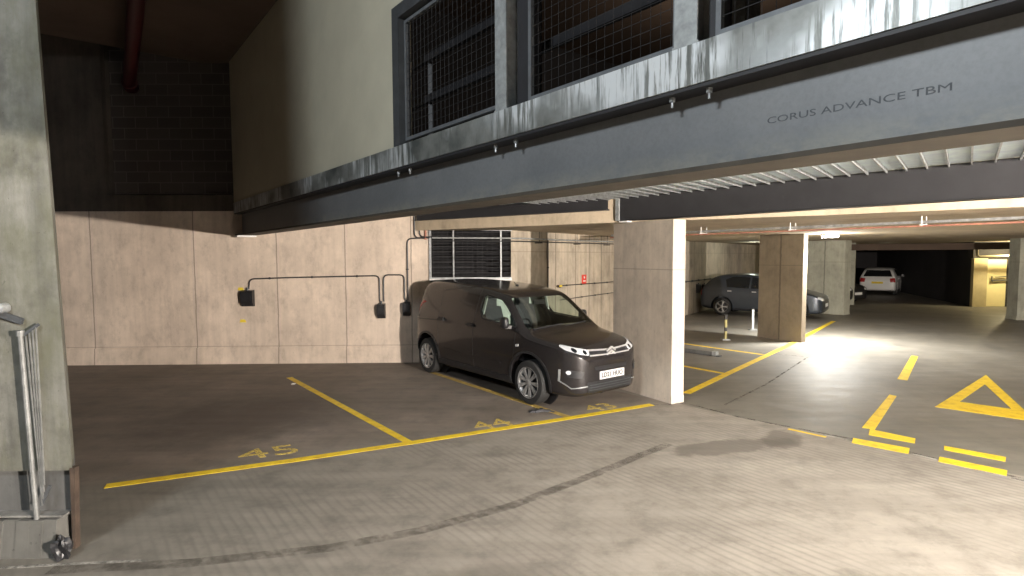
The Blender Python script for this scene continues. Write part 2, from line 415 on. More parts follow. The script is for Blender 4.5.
quad([(4.55, 5.9), (4.93, 5.51), (4.8, 5.37), (4.43, 5.76)], 'give_way_bar', 'short yellow bar, lower right of four')
quad([(5.81, 8.59), (5.86, 8.5), (4.46, 6.84), (4.36, 6.93)], 'lane_dash', 'yellow lane dash nearer the bars')
quad([(8.51, 11.94), (8.60, 11.86), (6.77, 9.57), (6.68, 9.69)], 'lane_dash', 'yellow lane dash further up the aisle')
tri = MB()
to, ti = [(8.47, 9.99), (5.98, 7.88), (6.74, 7.14)], [(7.84, 9.26), (6.54, 8.15), (6.95, 7.75)]
for i in range(3):
    j = (i+1) % 3; tri.quadbox([to[i], to[j], ti[j], ti[i]], 0, .003)
fpart(tri, 'give_way_triangle', M['yellow'], 'yellow give way triangle outline')
fpart(MB().strip([(3.42, 6.89), (3.71, 6.57)], .05), 'worn_dash', M['yellow'], 'short worn pale yellow dash')
fd = Vector((.914, .405)).normalized(); fn = Vector((-.6, .8))
text_obj('45', .4, M['faded'], 'bay_number', (-2.89, 5.88, .001), (*fd, 0), (*fn, 0), fl, .002, width=.60, height=.34)['label'] = 'faded yellow 45'
fd2 = Vector((.88, .46)).normalized()
text_obj('44', .4, M['faded'], 'bay_number', (-.40, 6.90, .001), (*fd2, 0), (*fn, 0), fl, .002, width=.50, height=.34)['label'] = 'faded yellow 44'
text_obj('43', .4, M['faded'], 'bay_number', (1.12, 7.72, .001), (*fd2, 0), (*fn, 0), fl, .002, width=.46, height=.30)['label'] = 'worn yellow 43 in front of the van'
arc = [(-3.2, 3.78), (-2.29, 3.86), (-1.36, 4.06), (-.73, 4.32), (-.01, 4.76), (.86, 5.5), (1.4, 6.0), (1.79, 6.35)]
fpart(MB().strip(arc, .11, 0, .002), 'floor_joint', M['worn'], 'curved dark joint across the foreground')
fpart(MB().strip([(2.04, 8.05), (2.55, 8.12), (3.02, 7.42), (3.42, 7.02), (4.02, 6.46), (4.48, 5.84), (4.9, 5.3), (6, 4)], .035, 0, .002), 'floor_joint', M['joint'], 'joint where the ramp meets the aisle')
fpart(MB().strip([(3.7, 6.7), (4.4, 5.9), (4.85, 5.26), (6.1, 3.8)], .03, .0, .0025), 'floor_joint', M['joint_pale'], 'pale filled joint below the yellow bars')
fpart(MB().strip([(3.06, 8.03), (4.2, 9.28), (6.26, 11.85)], .03, 0, .002), 'floor_joint', M['joint'], 'patch edge in the aisle')
fpart(MB().strip([(6.2, 11.9), (5.2, 12.7)], .025, 0, .002), 'floor_joint', M['joint_pale'])
fpart(MB().strip([(-5.5, 3.72), (-4.0, 3.76), (-3.1, 3.86), (-2.6, 3.9)], .03, 0, .002), 'floor_joint', M['joint_pale'], 'pale joint at the foot of the near pier')

# back wall with an opening for the vent grille
bw = MB()
def bwbox(x0, x1, z0, z1, m=bw, d0=0, d1=.3): m.quadbox([(x0, backy(x0)+d0), (x1, backy(x1)+d0), (x1, backy(x1)+d1), (x0, backy(x0)+d1)], z0, z1)
bwbox(-13.5, -5.3, 0, 3.08); bwbox(-5.3, -1.67, 0, 3.38); bwbox(-1.67, .12, 0, 1.70, bw, .33, .45); bwbox(-1.67, .02, 2.72, 3.38)
struct(bw.build('wall_back', M['back']))
ub = MB(); bwbox(-13.5, -8.05, 3.08, 7, ub); bwbox(-8.05, -5.3, 3.08, 3.4, ub); bwbox(-8.05, 1, 3.4, 7, ub, .12, .4)  # darker material starts at the beam's shadow edge
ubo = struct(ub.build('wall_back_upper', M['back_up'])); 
bl = MB(); bwbox(-7.95, -5.0, 3.42, 6.6, bl, .09, .12); bl.build('blockwork_infill', M['block'], ubo)
pb = MB()
pb.quadbox([(-13.5, backy(-13.5)-.05), (-1.9, backy(-1.9)-.05), (-1.9, backy(-1.9)), (-13.5, backy(-13.5))], 0, .33,
           [(-13.5, backy(-13.5)-.025), (-1.9, backy(-1.9)-.025), (-1.9, backy(-1.9)), (-13.5, backy(-13.5))])
struct(pb.build('baseboard_back', M['back']))
# side wall
e = W0 + WD*26; q = W0 - WD*.0
struct(MB().quadbox([(q.x, q.y), (e.x, e.y), (e.x-WN.x*.3, e.y-WN.y*.3), (q.x-WN.x*.3+WD.x*.45, q.y-WN.y*.3+WD.y*.45)], 0, 3.1).build('wall_right', M['side']))
# behind the grille: a dark duct
dk = MB(); bwbox(-1.9, .3, 1.4, 3.0, dk, 1.2, 1.3); struct(dk.build('wall_duct', M['dark_wall']))
# vent grille
vg = thing('vent_grille', 'galvanised framed dark mesh vent opening in the back wall above the van', 'vent', (-.84, backy(-.84)-.02, 1.7))
fr = MB()
def bwbar(mb, xa, za, xb, zb, w, off=-.02, dep=.04):
    mb.bar((xa, backy(xa)+off, za), (xb, backy(xb)+off, zb), dep, w, up=(0, 0, 1) if abs(xb-xa) > abs(zb-za) else (1, 0, 0))
bwbar(fr, -1.67, 2.72, .0, 2.69, .045); bwbar(fr, -1.67, 1.70, -.0, 1.70, .06); bwbar(fr, -1.65, 1.68, -1.65, 2.72, .045)
bwbar(fr, -.22, 1.7, -.22, 2.7, .03)
bwbar(fr, -1.18, 1.7, -1.18, 2.72, .025)
fr.build('frame', M['galv'], vg)
sill = MB(); sill.quadbox([(-1.67, backy(-1.67)-.06), (.0, backy(0)-.06), (0, backy(0)+.45), (-1.67, backy(-1.67)+.45)], 1.665, 1.70); sill.build('sill', M['white'], vg)
ms = MB()
for i in range(17):
    z = 1.76 + i*.055; bwbar(ms, -1.64, z, -.02, z, .006, .02, .006)
for i in range(16):
    x = -1.6+i*.1; bwbar(ms, x, 1.72, x, 2.69, .006, .02, .006)
ms.build('wire_mesh', M['wire'], vg)
for i in range(9):
    z = 1.80 + i*.105
    lv = MB(); lv.bar((-1.62, backy(-1.62)+.12, z), (-.02, backy(0)+.12, z-.01), .10, .012, up=(0, .6, .8)); lv.build('louvre', M['charcoal'], vg)

# slab soffit over the parking area
sl = [(-1.95, 11.46), (1.62, 8.98), (4.15, 7.55), (5.72, 6.36), (12, 1.4), (34, 1.4), (34, 44), (14.5, 44), (-.2, 11.8), (-.5, 11.5)]
m = MB(); m.quadbox(sl, 2.68, 3.05); struct(m.build('ceiling', M['slab']))
# deeper far ceiling beams
for i, (a, b, w, z) in enumerate([((12.5, 25.5), (30, 17), .5, 2.36)]):
    o = MB().bar((*a, z+.12), (*b, z+.12), w, .26).build('ceiling_beam', M['upper_c']); struct(o)
# upper deck and high ceiling
m = MB(); m.quadbox([Bp(-.5, -12), Bp(16, -12), Bp(16, 0.1), Bp(-.5, .1)], 6.0, 6.3); struct(m.build('ceiling_upper', M['upper_c']))
ud = MB(); ud.quadbox([Bp(0, .3), Bp(16, .3), Bp(16, 9), Bp(0, 9)], 3.24, 3.27); struct(ud.build('floor_upper', M['base_dark']))
# steel deck underside
dk = thing('steel_deck', 'bright ribbed galvanised steel deck seen between the two beams', 'steel decking', (3, 4, 3.07))
p = MB(); p.quadbox([Bp(.3, .32), Bp(24, .32), Bp(24, 5.6), Bp(6.2, 4.4), Bp(2.3, 3.0), Bp(.3, 2.4)], 3.07, 3.08); p.build('deck_sheet', M['deck'], dk)
R = Vector((.627, .779)); RN = Vector((.779, -.627))
ribs = MB()
for k in range(-24, 46):
    c = Vector((2.6, 5.5)) + RN*(k*.178)
    # clip rib to between the beam and slab edges
    t0 = ((B0+BN*.16-c).dot(BN))/R.dot(BN); 
    a = c + R*(t0+.2); L = 4.3
    b = a + R*L
    tt = (a-B0).dot(BD)
    if tt < 4.4 or tt > 15.5: continue
    ribs.bar((a.x, a.y, 3.05), (b.x, b.y, 3.05), .014, .036)
ribs.build('deck_rib', M['galv'], dk)['kind'] = 'stuff'

# cream wall above the beam and dark wall of the upper level
cw = MB(); bbox(cw, -.1, 7.10, .02, .2, 3.235, 6.0); bbox(cw, 7.10, 24, .02, .2, 4.56, 6.0); bbox(cw, 12.4, 24, .02, .2, 3.235, 4.56); struct(cw.build('wall_cream_upper', M['plaster']))
uw = MB(); bbox(uw, 0, 16, 7.0, 7.2, 3.2, 6); bbox(uw, 5.0, 5.2, .25, 7, 3.2, 6); struct(uw.build('wall_upper_rear', M['dark_wall']))
uc = MB(); bbox(uc, 0, 16, .22, 7, 5.6, 5.8); struct(uc.build('ceiling_upper_deck', M['upper_c']))
for i, (t, n) in enumerate([(8.9, 3.2), (11.3, 4.4)]):
    o = thing('upper_column', ['pale column behind the middle mesh panel', 'pale column behind the right mesh panel'][i], 'column', (*Bp(t, n), 3.27))
    cm = MB(); bbox(cm, t-.12, t+.12, n-.15, n+.15, 3.27, 5.6); cm.build('shaft', M['galv_d'], o, bevel=.01)
    cm = MB(); bbox(cm, t-.2, t+.2, n-.22, n+.22, 3.27, 3.30); cm.build('base_plate', M['galv_d'], o)

# ------------------------------------------------------------------ steelwork
def ibeam(mb, p, q, w, z0, z1, tf=.02, tw=.014):
    mb.bar((*p, z0+tf/2), (*q, z0+tf/2), w, tf); mb.bar((*p, z1-tf/2), (*q, z1-tf/2), w, tf)
    mb.bar((*p, (z0+z1)/2), (*q, (z0+z1)/2), tw, z1-z0-2*tf)
sb = thing('steel_beam', 'huge blue-grey steel beam crossing the view from the back wall', 'steel beam', B3(0, .155, 2.59))
w = MB(); bbox(w, -.02, 24, .145, .165, 2.61, 3.01); w.build('web', M['web'], sb)
w = MB(); bbox(w, -.02, 24, 0, .31, 2.585, 2.61); w.build('bottom_flange', M['flange'], sb)
w = MB(); bbox(w, -.02, 24, 0.004, .31, 3.01, 3.029); w.build('top_flange', M['charcoal'], sb)  # shade under the channel put into this flange's dark colour
text_obj('CORUS ADVANCE TBM', .05, M['stencil'], 'rolled_lettering', B3(10.845, .1445, 2.79), (BD.x, BD.y, -.01), (0, 0, 1), sb, .0004, width=.735, height=.031)
w = MB(); bbox(w, .02, .30, -.02, .33, 2.555, 2.585); w.build('bearing_plate', M['white'], sb)
fc = thing('edge_channel', 'weathered galvanised channel with pale streaks along the top of the big beam', 'steel channel', B3(0, 0, 3.03))
w = MB(); bbox(w, -.02, 24, -.005, .01, 3.03, 3.235); bbox(w, -.02, 24, .01, .12, 3.034, 3.045); bbox(w, -.02, 24, .01, .12, 3.22, 3.235); w.build('channel', M['channel'], fc)
for t in (7.07, 7.317, 8.724, 8.975, 10.354, 10.581, 12.1, 12.33):
    b = MB(); b.lathe([(.008, 2.955), (.008, 3.03)], 'z', 8, (*Bp(t, .055), 0)); b.lathe([(.017, 2.985), (.017, 3.008)], 'z', 6, (*Bp(t, .055), 0))
    b.build('bolt', M['galv'], fc)
s2 = thing('steel_beam', 'dark charcoal steel beam ending on the lit concrete pillar', 'steel beam', (1.66, 8.95, 2.7))
P2, Q2 = Vector((1.655, 8.93)), Vector((4.8, 5.334)); D2 = (Q2-P2).normalized(); N2 = Vector((-D2.y, D2.x))
Q2 = P2 + D2*11
def b2(a, n, mb, a1, n1, z0, z1): mb.quadbox([P2+D2*a+N2*n, P2+D2*a1+N2*n, P2+D2*a1+N2*n1, P2+D2*a+N2*n1], z0, z1)
w = MB(); b2(.05, 0, w, 11, .03, 2.70, 3.06); w.build('web', M['charcoal'], s2)
w = MB(); b2(0, 0, w, 11, .2, 2.695, 2.71); w.build('bottom_flange', M['charcoal'], s2)
w = MB(); b2(-.02, -.02, w, .05, .2, 2.70, 3.05); w.build('end_plate', M['galv_d'], s2)
w = MB(); b2(.05, -.01, w, .20, .2, 2.675, 2.694); w.build('bearing_plate', M['white'], s2)
s3 = thing('steel_beam', 'short dark steel beam between the vent grille and the lit pillar', 'steel beam', (0, 10, 2.88))
w = MB(); ibeam(w, (-1.9, 11.37), (1.52, 8.98), .14, 2.87, 3.06); w.build('beam_body', M['charcoal'], s3)

# posts and mesh screens above the big beam
def post(t0, t1, n0, n1, z0, z1, label):
    o = thing('steel_post', label, 'steel post', B3((t0+t1)/2, n0, z0))
    m = MB(); bbox(m, t0, t1, n0, n0+.012, z0, z1); bbox(m, t0, t1, n1-.012, n1, z0, z1); bbox(m, (t0+t1)/2-.006, (t0+t1)/2+.006, n0+.012, n1-.012, z0, z1)
    m.build('column_section', M['galv_d'], o)
    m = MB(); bbox(m, t0-.01, t1+.01, n0-.002, n1+.04, z0, z0+.012); m.build('base_plate', M['galv_d'], o)
    return o
post(8.795, 8.93, .0, .16, 3.236, 4.56, 'grey steel post between the left and middle mesh screens')
post(10.40, 10.54, .0, .16, 3.236, 4.56, 'grey steel post between the middle and right mesh screens')
def screen(t0, t1, z0, z1, n, label, fw=.03, sp=.07):
    o = thing('mesh_screen', label, 'mesh screen', B3(t0, n, z0), 0, 'welded mesh screens above the big beam')
    m = MB()
    for (a, b, c, d) in ((t0, t1, z0, z0+fw), (t0, t1, z1-fw, z1), (t0, t0+fw, z0+fw, z1-fw), (t1-fw, t1, z0+fw, z1-fw)): bbox(m, a, b, n, n+.03, c, d)
    m.build('frame', M['frame_grey'], o)
    m = MB(); k = t0+fw
    while k < t1-fw: m.bar(B3(k, n+.01, z0), B3(k, n+.01, z1), .0024, .0024); k += sp
    k = z0+fw
    while k < z1-fw: m.bar(B3(t0, n+.014, k), B3(t1, n+.014, k), .0024, .0024); k += sp
    m.build('wire_mesh', M['wire'], o)
    return o
screen(7.24, 8.78, 3.28, 4.42, .05, 'dark framed wire mesh screen next to the cream wall')
screen(9.10, 10.37, 3.26, 4.5, .07, 'wire mesh screen between the two grey posts')
screen(10.60, 12.2, 3.26, 4.5, .07, 'wire mesh screen right of both posts, cut by the photo top')
of = thing('opening_frame', 'dark steel frame edging the opening beside the cream wall', 'frame', B3(7.1, 0, 3.236))
m = MB(); bbox(m, 7.10, 7.23, -.01, .12, 3.236, 4.56); m.build('jamb', M['steel_dark'], of)
m = MB(); bbox(m, 7.23, 8.79, -.01, .12, 4.44, 4.56); m.build('head', M['steel_dark'], of)
m = MB(); bbox(m, 8.94, 9.09, .10, .2, 3.236, 4.56); m.build('jamb', M['charcoal'], of)
m = MB(); bbox(m, 10.545, 10.60, .10, .2, 3.236, 4.56); m.build('jamb', M['charcoal'], of)
gr = thing('guard_rail', 'two dark horizontal rails running behind the mesh screens', 'guard rail', B3(7, .5, 3.27))
for z, l in ((3.74, 'rail'), (4.14, 'rail')):
    m = MB(); m.bar(B3(6.4, .34, z), B3(14, .34, z), .05, .07); m.build(l, M['black'], gr)
for t in (7.16, 8.86, 10.47, 12.6):
    m = MB(); m.bar(B3(t, .38, 3.27), B3(t, .38, 4.2), .05, .04); m.build('upright', M['black'], gr)
rp = thing('red_pipe', 'dark red sprinkler pipe hanging below the high ceiling at left', 'pipe', (-7.4, 11, 5.8))
m = MB(); m.tube([(-7.35, 11.1, 5.52), (-6.1, 9.35, 5.64), (-5.0, 7.8, 5.75), (-4.2, 6.68, 5.82)], .11, 16); m.build('pipe_run', M['red_pipe'], rp, smooth=True)
m = MB(); m.tube([(-7.33, 11.08, 5.52), (-7.38, 11.16, 5.515), (-7.46, 11.32, 5.51)], .135, 16); m.build('coupling', M['red_pipe'], rp, smooth=True)

# ------------------------------------------------------------------ pillars
def pillar(name, label, A, Bc, thick, z1, mat, chamfer=.02):
    """A far corner, Bc near corner of the broad face; thickness runs away to the right"""
    A, Bc = Vector(A), Vector(Bc); d = (Bc-A).normalized(); n = Vector((-d.y, d.x))
    f = [A, Bc, Bc+n*thick, A+n*thick]
    o = thing(name, label, 'pillar', ((A.x+Bc.x)/2, (A.y+Bc.y)/2, 0))
    m = MB(); m.quadbox([(p.x, p.y) for p in f], 0, z1); m.build('concrete_shaft', mat, o, bevel=.012)
    # foot kicker
    c = (A+Bc)/2+n*thick/2
    m = MB(); m.quadbox([(c.x+(p.x-c.x)*1.012, c.y+(p.y-c.y)*1.012) for p in f], 0, .10); m.build('kicker', mat, o)
    return o
pillar('concrete_pillar', 'broad concrete pillar beside the nose of the dark van', (1.655, 9.21), (2.305, 8.097), .25, 2.672, M['pillar'])
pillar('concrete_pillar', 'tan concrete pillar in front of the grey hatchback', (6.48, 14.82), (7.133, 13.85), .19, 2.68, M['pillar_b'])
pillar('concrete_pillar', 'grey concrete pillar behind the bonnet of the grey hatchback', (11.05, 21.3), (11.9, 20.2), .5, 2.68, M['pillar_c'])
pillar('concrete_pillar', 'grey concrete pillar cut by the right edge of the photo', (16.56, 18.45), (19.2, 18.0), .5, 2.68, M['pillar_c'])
pillar('concrete_pillar', 'dim pillar beside the dark car far down the aisle', (14.3, 24.6), (14.75, 24.3), .4, 2.68, M['pillar_c'])

# near pier at the left edge
pr = thing('concrete_pier', 'tall mossy grey concrete pier at the left edge of the photo', 'pier', (-4.2, 4.2, 0))
m = MB(); m.quadbox([(-5.4, 4.0), (-3.225, 4.05), (-3.48, 4.40), (-5.4, 4.6)], .60, 5.99, [(-5.4, 4.0), (-3.36, 4.05), (-3.63, 4.40), (-5.4, 4.6)]); m.build('shaft', M['pier'], pr)
m = MB(); m.quadbox([(-5.4, 4.06), (-3.26, 4.10), (-3.48, 4.40), (-5.4, 4.6)], .0, .60); m.build('recessed_base', M['base_dark'], pr)
kb = MB()
for i in range(22):
    x0 = -5.4 + i*.0955; x1 = x0+.0955; j = random.uniform(-.008, .012)
    kb.quadbox([(x0, 3.93+j*.4), (x1, 3.93+j*.4+random.uniform(-.003, .003)), (x1, 4.10), (x0, 4.10)], 0, .26+j*.5, [(x0, 3.97+j), (x1, 3.97+j), (x1, 4.10), (x0, 4.10)])
kb.build('kerb', M['kerb'], pr)
m = MB(); m.quadbox([(-5.4, 3.99), (-3.27, 4.0), (-3.27, 4.11), (-5.4, 4.11)], .27, .285); m.build('ledge', M['ledge'], pr)
m = MB(); m.quadbox([(-3.25, 4.045), (-3.228, 4.045), (-3.23, 4.095), (-3.252, 4.095)], .01, .62, [(-3.242, 4.045), (-3.205, 4.045), (-3.21, 4.095), (-3.245, 4.095)]); m.build('corner_guard', M['wood'], pr)['label'] = 'rusty brown corner strip'
# crumpled black plastic by the pier
bm = bmesh.new(); bmesh.ops.create_icosphere(bm, subdivisions=3, radius=.07)
for v in bm.verts:
    k = 1 + .45*math.sin(v.co.x*70+v.co.z*40)*math.cos(v.co.y*63) + random.uniform(-.12, .12)
    v.co = Vector((v.co.x*k*.8, v.co.y*k*.7, v.co.z*k*1.1+.08))
b = MB(); b.bm = bm; o = b.build('plastic_wrap', M['black']); o.location = (-3.235, 3.93, -.004); tag(o, 'crumpled black plastic lying against the foot of the pier', 'litter')
# guard panel against the pier
gp = thing('safety_barrier', 'galvanised steel post and ribbed barrier standing on the pier ledge', 'barrier', (-3.5, 3.98, .27))
m = MB(); m.tube([(-3.455, 3.99, .262), (-3.495, 3.99, 1.60), (-3.495, 3.99, 1.60)], .017, 10); m.build('post', M['barrier'], gp, smooth=True)
m = MB(); m.tube([(-3.495, 3.99, 1.60), (-3.495, 3.99, 1.64)], .025, 10); m.build('post_cap', M['barrier'], gp, smooth=True)
for i in range(4):
    MB().bar((-3.415+.007*i, 4.0, .36+.05*i), (-3.462+i*.020, 3.995+.006*i, 1.60+.02*i), .012, .006).build('rib', M['barrier'], gp)
MB().bar((-3.475, 4.0, 1.61), (-3.385, 4.02, 1.68), .012, .02).build('top_rail', M['steel_dark'], gp)
MB().bar((-3.425, 4.0, .36), (-3.37, 4.02, .50), .012, .02).build('bottom_rail', M['steel_dark'], gp)
bk = thing('wall_bracket', 'bright bolted bracket and short dark rail end on the pier face', 'bracket', (-3.65, 4.0, 1.8))
m = MB(); m.lathe([(.035, 3.965), (.035, 4.03)], 'y', 12, (-3.62, 0, 1.80)); m.lathe([(.016, 3.94), (.016, 3.97)], 'y', 6, (-3.62, 0, 1.80)); m.build('bolt_head', M['galv'], bk)
m = MB(); m.bar((-3.75, 3.99, 1.80), (-3.50, 4.02, 1.70), .02, .045); m.build('rail_end', M['steel_dark'], bk)

# ------------------------------------------------------------------ wall fittings
def socket(x, z, label, wall='back', w=.26, h=.27):
    rz = math.atan(.0241)
    y = backy(x)
    if wall == 'side':
        p = W0 + WD*x; X, y = p.x, p.y; rz = math.atan2(WD.y, WD.x)
    else: X = x
    o = thing('socket_box', label, 'socket box', (X, y, z), rz, 'black weatherproof boxes on the walls')
    m = MB()
    for (a, b) in ((-w/2, w/2),):
        vs = [(0, 0), (-.11, -.02), (-.13, -.06), (-.12, -h*.72), (-.06, -h), (0, -h)]
        A = [m.bm.verts.new((a, p, q)) for p, q in vs]; Bv = [m.bm.verts.new((b, p, q)) for p, q in vs]
        m.bm.faces.new(A); m.bm.faces.new(Bv[::-1])
        for i in range(6): m.bm.faces.new((A[i], A[(i+1) % 6], Bv[(i+1) % 6], Bv[i]))
    m.build('housing', M['black'], o, local=True, bevel=.008)
    m = MB(); m.bar((-w*.36, -.132, -h*.40), (w*.36, -.132, -h*.40), .012, h*.5); m.build('flap', M['black'], o, local=True)
    m = MB(); m.lathe([(.022, -.01), (.022, .05)], 'z', 10, (0, -.05, 0)); m.build('gland', M['steel_dark'], o, local=True)
    return o
socket(-5.32, 1.50, 'black wall box furthest left, alone on the back wall', w=.24, h=.33)
socket(-2.65, 1.21, 'black wall box in the middle of three, left of the van', w=.16, h=.30)
socket(-2.14, 1.24, 'black wall box close to the van tail', w=.145, h=.28)
socket((7.01+.019)/.5806, 1.08, 'left of two small black boxes on the far side wall', 'side', .26, .34)
socket((7.44+.019)/.5806, 1.05, 'right of two small black boxes on the far side wall', 'side', .26, .34)
def conduit(pts, label, r=.014, name='conduit'):
    # round the corners
    P = [Vector(p) for p in pts]; out = [P[0]]
    for i in range(1, len(P)-1):
        a, b, c = P[i-1], P[i], P[i+1]; rr = min(.10, (a-b).length*.45, (c-b).length*.45)
        s, e_ = b+(a-b).normalized()*rr, b+(c-b).normalized()*rr
        for k in range(5):
            t = k/4; out.append((1-t)**2*s + 2*t*(1-t)*b + t*t*e_)
    out.append(P[-1])
    o = thing(name, label, 'conduit', tuple(P[0]), 0, 'dark conduits on the back wall')
    MB().tube(out, r, 8).build('pipe', M['conduit'], o, smooth=True)
    L = 0
    for i in range(1, len(P)):
        a, b = P[i-1], P[i]; n = int((b-a).length/.7)
        for k in range(n):
            p = a+(b-a)*((k+.5)/n); d = (b-a).normalized()
            MB().bar(p-d*.012, p+d*.012, r*3.2, r*2.6, up=(0, 1, 0)).build('clip', M['conduit'], o)
    return o
def bk3(x, z, off=-.03): return (x, backy(x)+off, z)
conduit([bk3(-5.30, 1.52), bk3(-5.28, 1.72), bk3(-4.48, 1.745), bk3(-2.68, 1.775), bk3(-2.68, 1.25)], 'long dark conduit from the far left box to the middle box')
conduit([bk3(-2.60, 1.25), bk3(-2.60, 1.79), bk3(-2.18, 1.79), bk3(-2.18, 1.28)], 'short hooped conduit joining the middle box and the box by the van')
conduit([bk3(-2.11, 1.28), bk3(-2.11, 2.52), bk3(-1.66, 2.53)], 'dark conduit rising from the box by the van to the pipes by the vent')
conduit([bk3(-1.96, 3.0), bk3(-1.96, 2.53), bk3(-1.66, 2.54, -.05)], 'left dark drop pipe under the beam beside the vent')
conduit([bk3(-1.86, 3.0), bk3(-1.86, 2.55), bk3(-1.5, 2.55, -.07)], 'middle dark drop pipe under the beam beside the vent')
def wd3(d, z, off=.03): p = W0+WD*d+WN*off; return (p.x, p.y, z)
conduit([wd3(1.38, 2.5), wd3(1.38, 1.30)], 'dark vertical conduit on the side wall above the van roof')
conduit([wd3(1.85, 1.47), wd3(9, 1.42)], 'upper thin cable run along the side wall behind the van', .012)
conduit([wd3(1.9, 1.14), wd3(9, 1.18)], 'lower thin cable run along the side wall behind the van', .010)
conduit([wd3(9.6, 1.22), wd3(18.5, 1.22)], 'cable run above the two small boxes on the far side wall', .02)
rd = thing('red_pipe', 'short reddish drop pipe right of the dark ones beside the vent', 'pipe', bk3(-1.74, 2.5))
MB().tube([bk3(-1.74, 2.53), bk3(-1.735, 2.95)], .02, 8).build('pipe_run', M['copper'], rd, smooth=True)
MB().tube([bk3(-1.74, 2.50), bk3(-1.74, 2.56)], .028, 8).build('coupling', M['copper'], rd, smooth=True)
# call point on side wall
d = (1.79+.019)/.5806; rz = math.atan2(WD.y, WD.x)
cp = thing('fire_sign', 'small red fire point sign on the side wall above the van', 'sign', wd3(d, 1.58, .0), rz)
MB().box(-.11, .11, -.012, 0, -.11, .11).build('panel', M['red'], cp, local=True)
MB().lathe([(.03, -.016), (.03, -.012)], 'y', 12, (0, 0, .045)).build('flame_mark', M['white'], cp, local=True)
MB().box(-.06, .06, -.016, -.012, -.06, -.03).build('text_bar', M['white'], cp, local=True)
tp = thing('tap', 'small brassy tap fitting on the side wall above the van windscreen', 'tap', wd3(1.82, 1.46, 0), rz)
MB().lathe([(.03, -.10), (.03, 0)], 'y', 10, (0, 0, 0)).build('spout', M['wood'], tp, local=True)
MB().box(-.05, .05, -.11, -.09, -.01, .03).build('tap_lever', M['yel_mark'], tp, local=True)
for x, z, l in ((-5.47, 1.52, 'upper yellow crayon tick beside the far left box'), (-5.45, .87, 'lower yellow crayon tick below the far left box')):
    o = MB().quadbox([(x-.07, backy(x)-.003), (x+.07, backy(x)-.003), (x+.07, backy(x)), (x-.07, backy(x))], z-.03, z+.03, [(x-.05, backy(x)-.003), (x+.04, backy(x)-.003), (x+.04, backy(x)), (x-.05, backy(x))]).build('wall_mark', M['yel_mark'])
    tag(o, l, 'wall mark')
# cable tray across the ceiling
T0, TD = Vector((0.0, 13.55)), Vector((.72, -.69)).normalized(); TN = Vector((.69, .72))
T0, TD, TN = Vector((2.2, 12.35)), BD.copy(), BN.copy()
tr = thing('cable_tray', 'long galvanised cable tray hung under the ceiling with red cables', 'cable tray', (4, 10, 2.55))
def T3(a, n, z): p = T0+TD*a+TN*n; return (p.x, p.y, z)
m = MB(); m.bar(T3(0, 0, 2.585), T3(11, 0, 2.585), .12, .005); m.bar(T3(0, -.06, 2.60), T3(11, -.06, 2.60), .004, .035); m.bar(T3(0, .06, 2.60), T3(11, .06, 2.60), .004, .035); m.build('tray', M['galv'], tr)
MB().tube([T3(0, -.09, 2.545), T3(11, -.09, 2.545)], .013, 8).build('cable', M['copper'], tr)
MB().tube([T3(0, .02, 2.60), T3(11, .02, 2.60)], .012, 8).build('cable', M['copper'], tr)
for a in (.4, 2.25, 3.9, 5.7, 7.5):
    m = MB()
    for n in (-.09, .09): m.bar(T3(a, n, 2.55), T3(a, n, 2.68), .01, .01)
    m.bar(T3(a, -.12, 2.56), T3(a, .12, 2.56), .03, .018); m.build('hanger', M['white'], tr)
pt = thing('pipe_run', 'thin pipes running from the vent grille along the side wall top', 'pipe', (0, 11.4, 2.45))
for k, (z, r) in enumerate(((2.52, .016), (2.46, .012))):
    m = MB(); m.tube([bk3(-1.6, z+.01, -.08-.03*k), bk3(-.25, z, -.08-.03*k), (.25, 11.65, z), wd3(1.2, z, .10+.04*k), wd3(7, z+.02, .10+.04*k)], r, 8); m.build('pipe', M['conduit' if k else 'galv_d'], pt, smooth=True)
for d in (.9, 2.6, 4.2):
    m = MB(); m.bar(wd3(d, 2.44, .11), wd3(d, 2.68, .11), .01, .01); m.bar(wd3(d, 2.44, 0), wd3(d, 2.44, .18), .03, .02); m.build('pipe_bracket', M['conduit'], pt)

# ceiling lamp by the aisle
cl = thing('ceiling_lamp', 'lit bulkhead lamp under the ceiling beside the second pillar', 'lamp', (7.8, 13.9, 2.68))
MB().box(7.62, 7.98, 13.80, 14.0, 2.63, 2.68).build('housing', M['white'], cl, bevel=.01)
m = MB(); m.box(7.64, 7.96, 13.82, 13.98, 2.585, 2.63); m.build('diffuser', M['tube'], cl, bevel=.015)

# bits on the floor
bm = bmesh.new()
rg = MB()
for (dx, dy, l, a, hh) in ((0, 0, .13, .3, .03), (.10, -.02, .10, -.5, .025), (-.10, .01, .09, .1, .02), (.04, .05, .08, 1.2, .03), (.16, -.06, .06, -.9, .015)):
    c, s = math.cos(a), math.sin(a); w_ = .028
    f = [(dx-l*c/1.5+s*w_, dy-l*s/1.5-c*w_), (dx+l*c/1.5+s*w_, dy+l*s/1.5-c*w_), (dx+l*c/1.5-s*w_, dy+l*s/1.5+c*w_), (dx-l*c/1.5-s*w_, dy-l*s/1.5+c*w_)]
    rg.quadbox(f, 0, hh, [(x*.8, y*.8) for x, y in f])
o = rg.build('black_glove', M['fabric'], bevel=.006); o.location = (.38, 7.72, .001); o.rotation_euler = (0, 0, .3); tag(o, 'crumpled black glove on the yellow divider line near the van wheel', 'glove')
m = MB(); m.quadbox([(-3.76, 9.47), (-3.70, 9.47), (-3.69, 9.53), (-3.75, 9.52)], 0, .012, [(-3.75, 9.48), (-3.71, 9.475), (-3.70, 9.52), (-3.74, 9.51)]); tag(m.build('paper_scrap', M['white']), 'tiny white paper scrap beside the left bay divider line', 'litter')

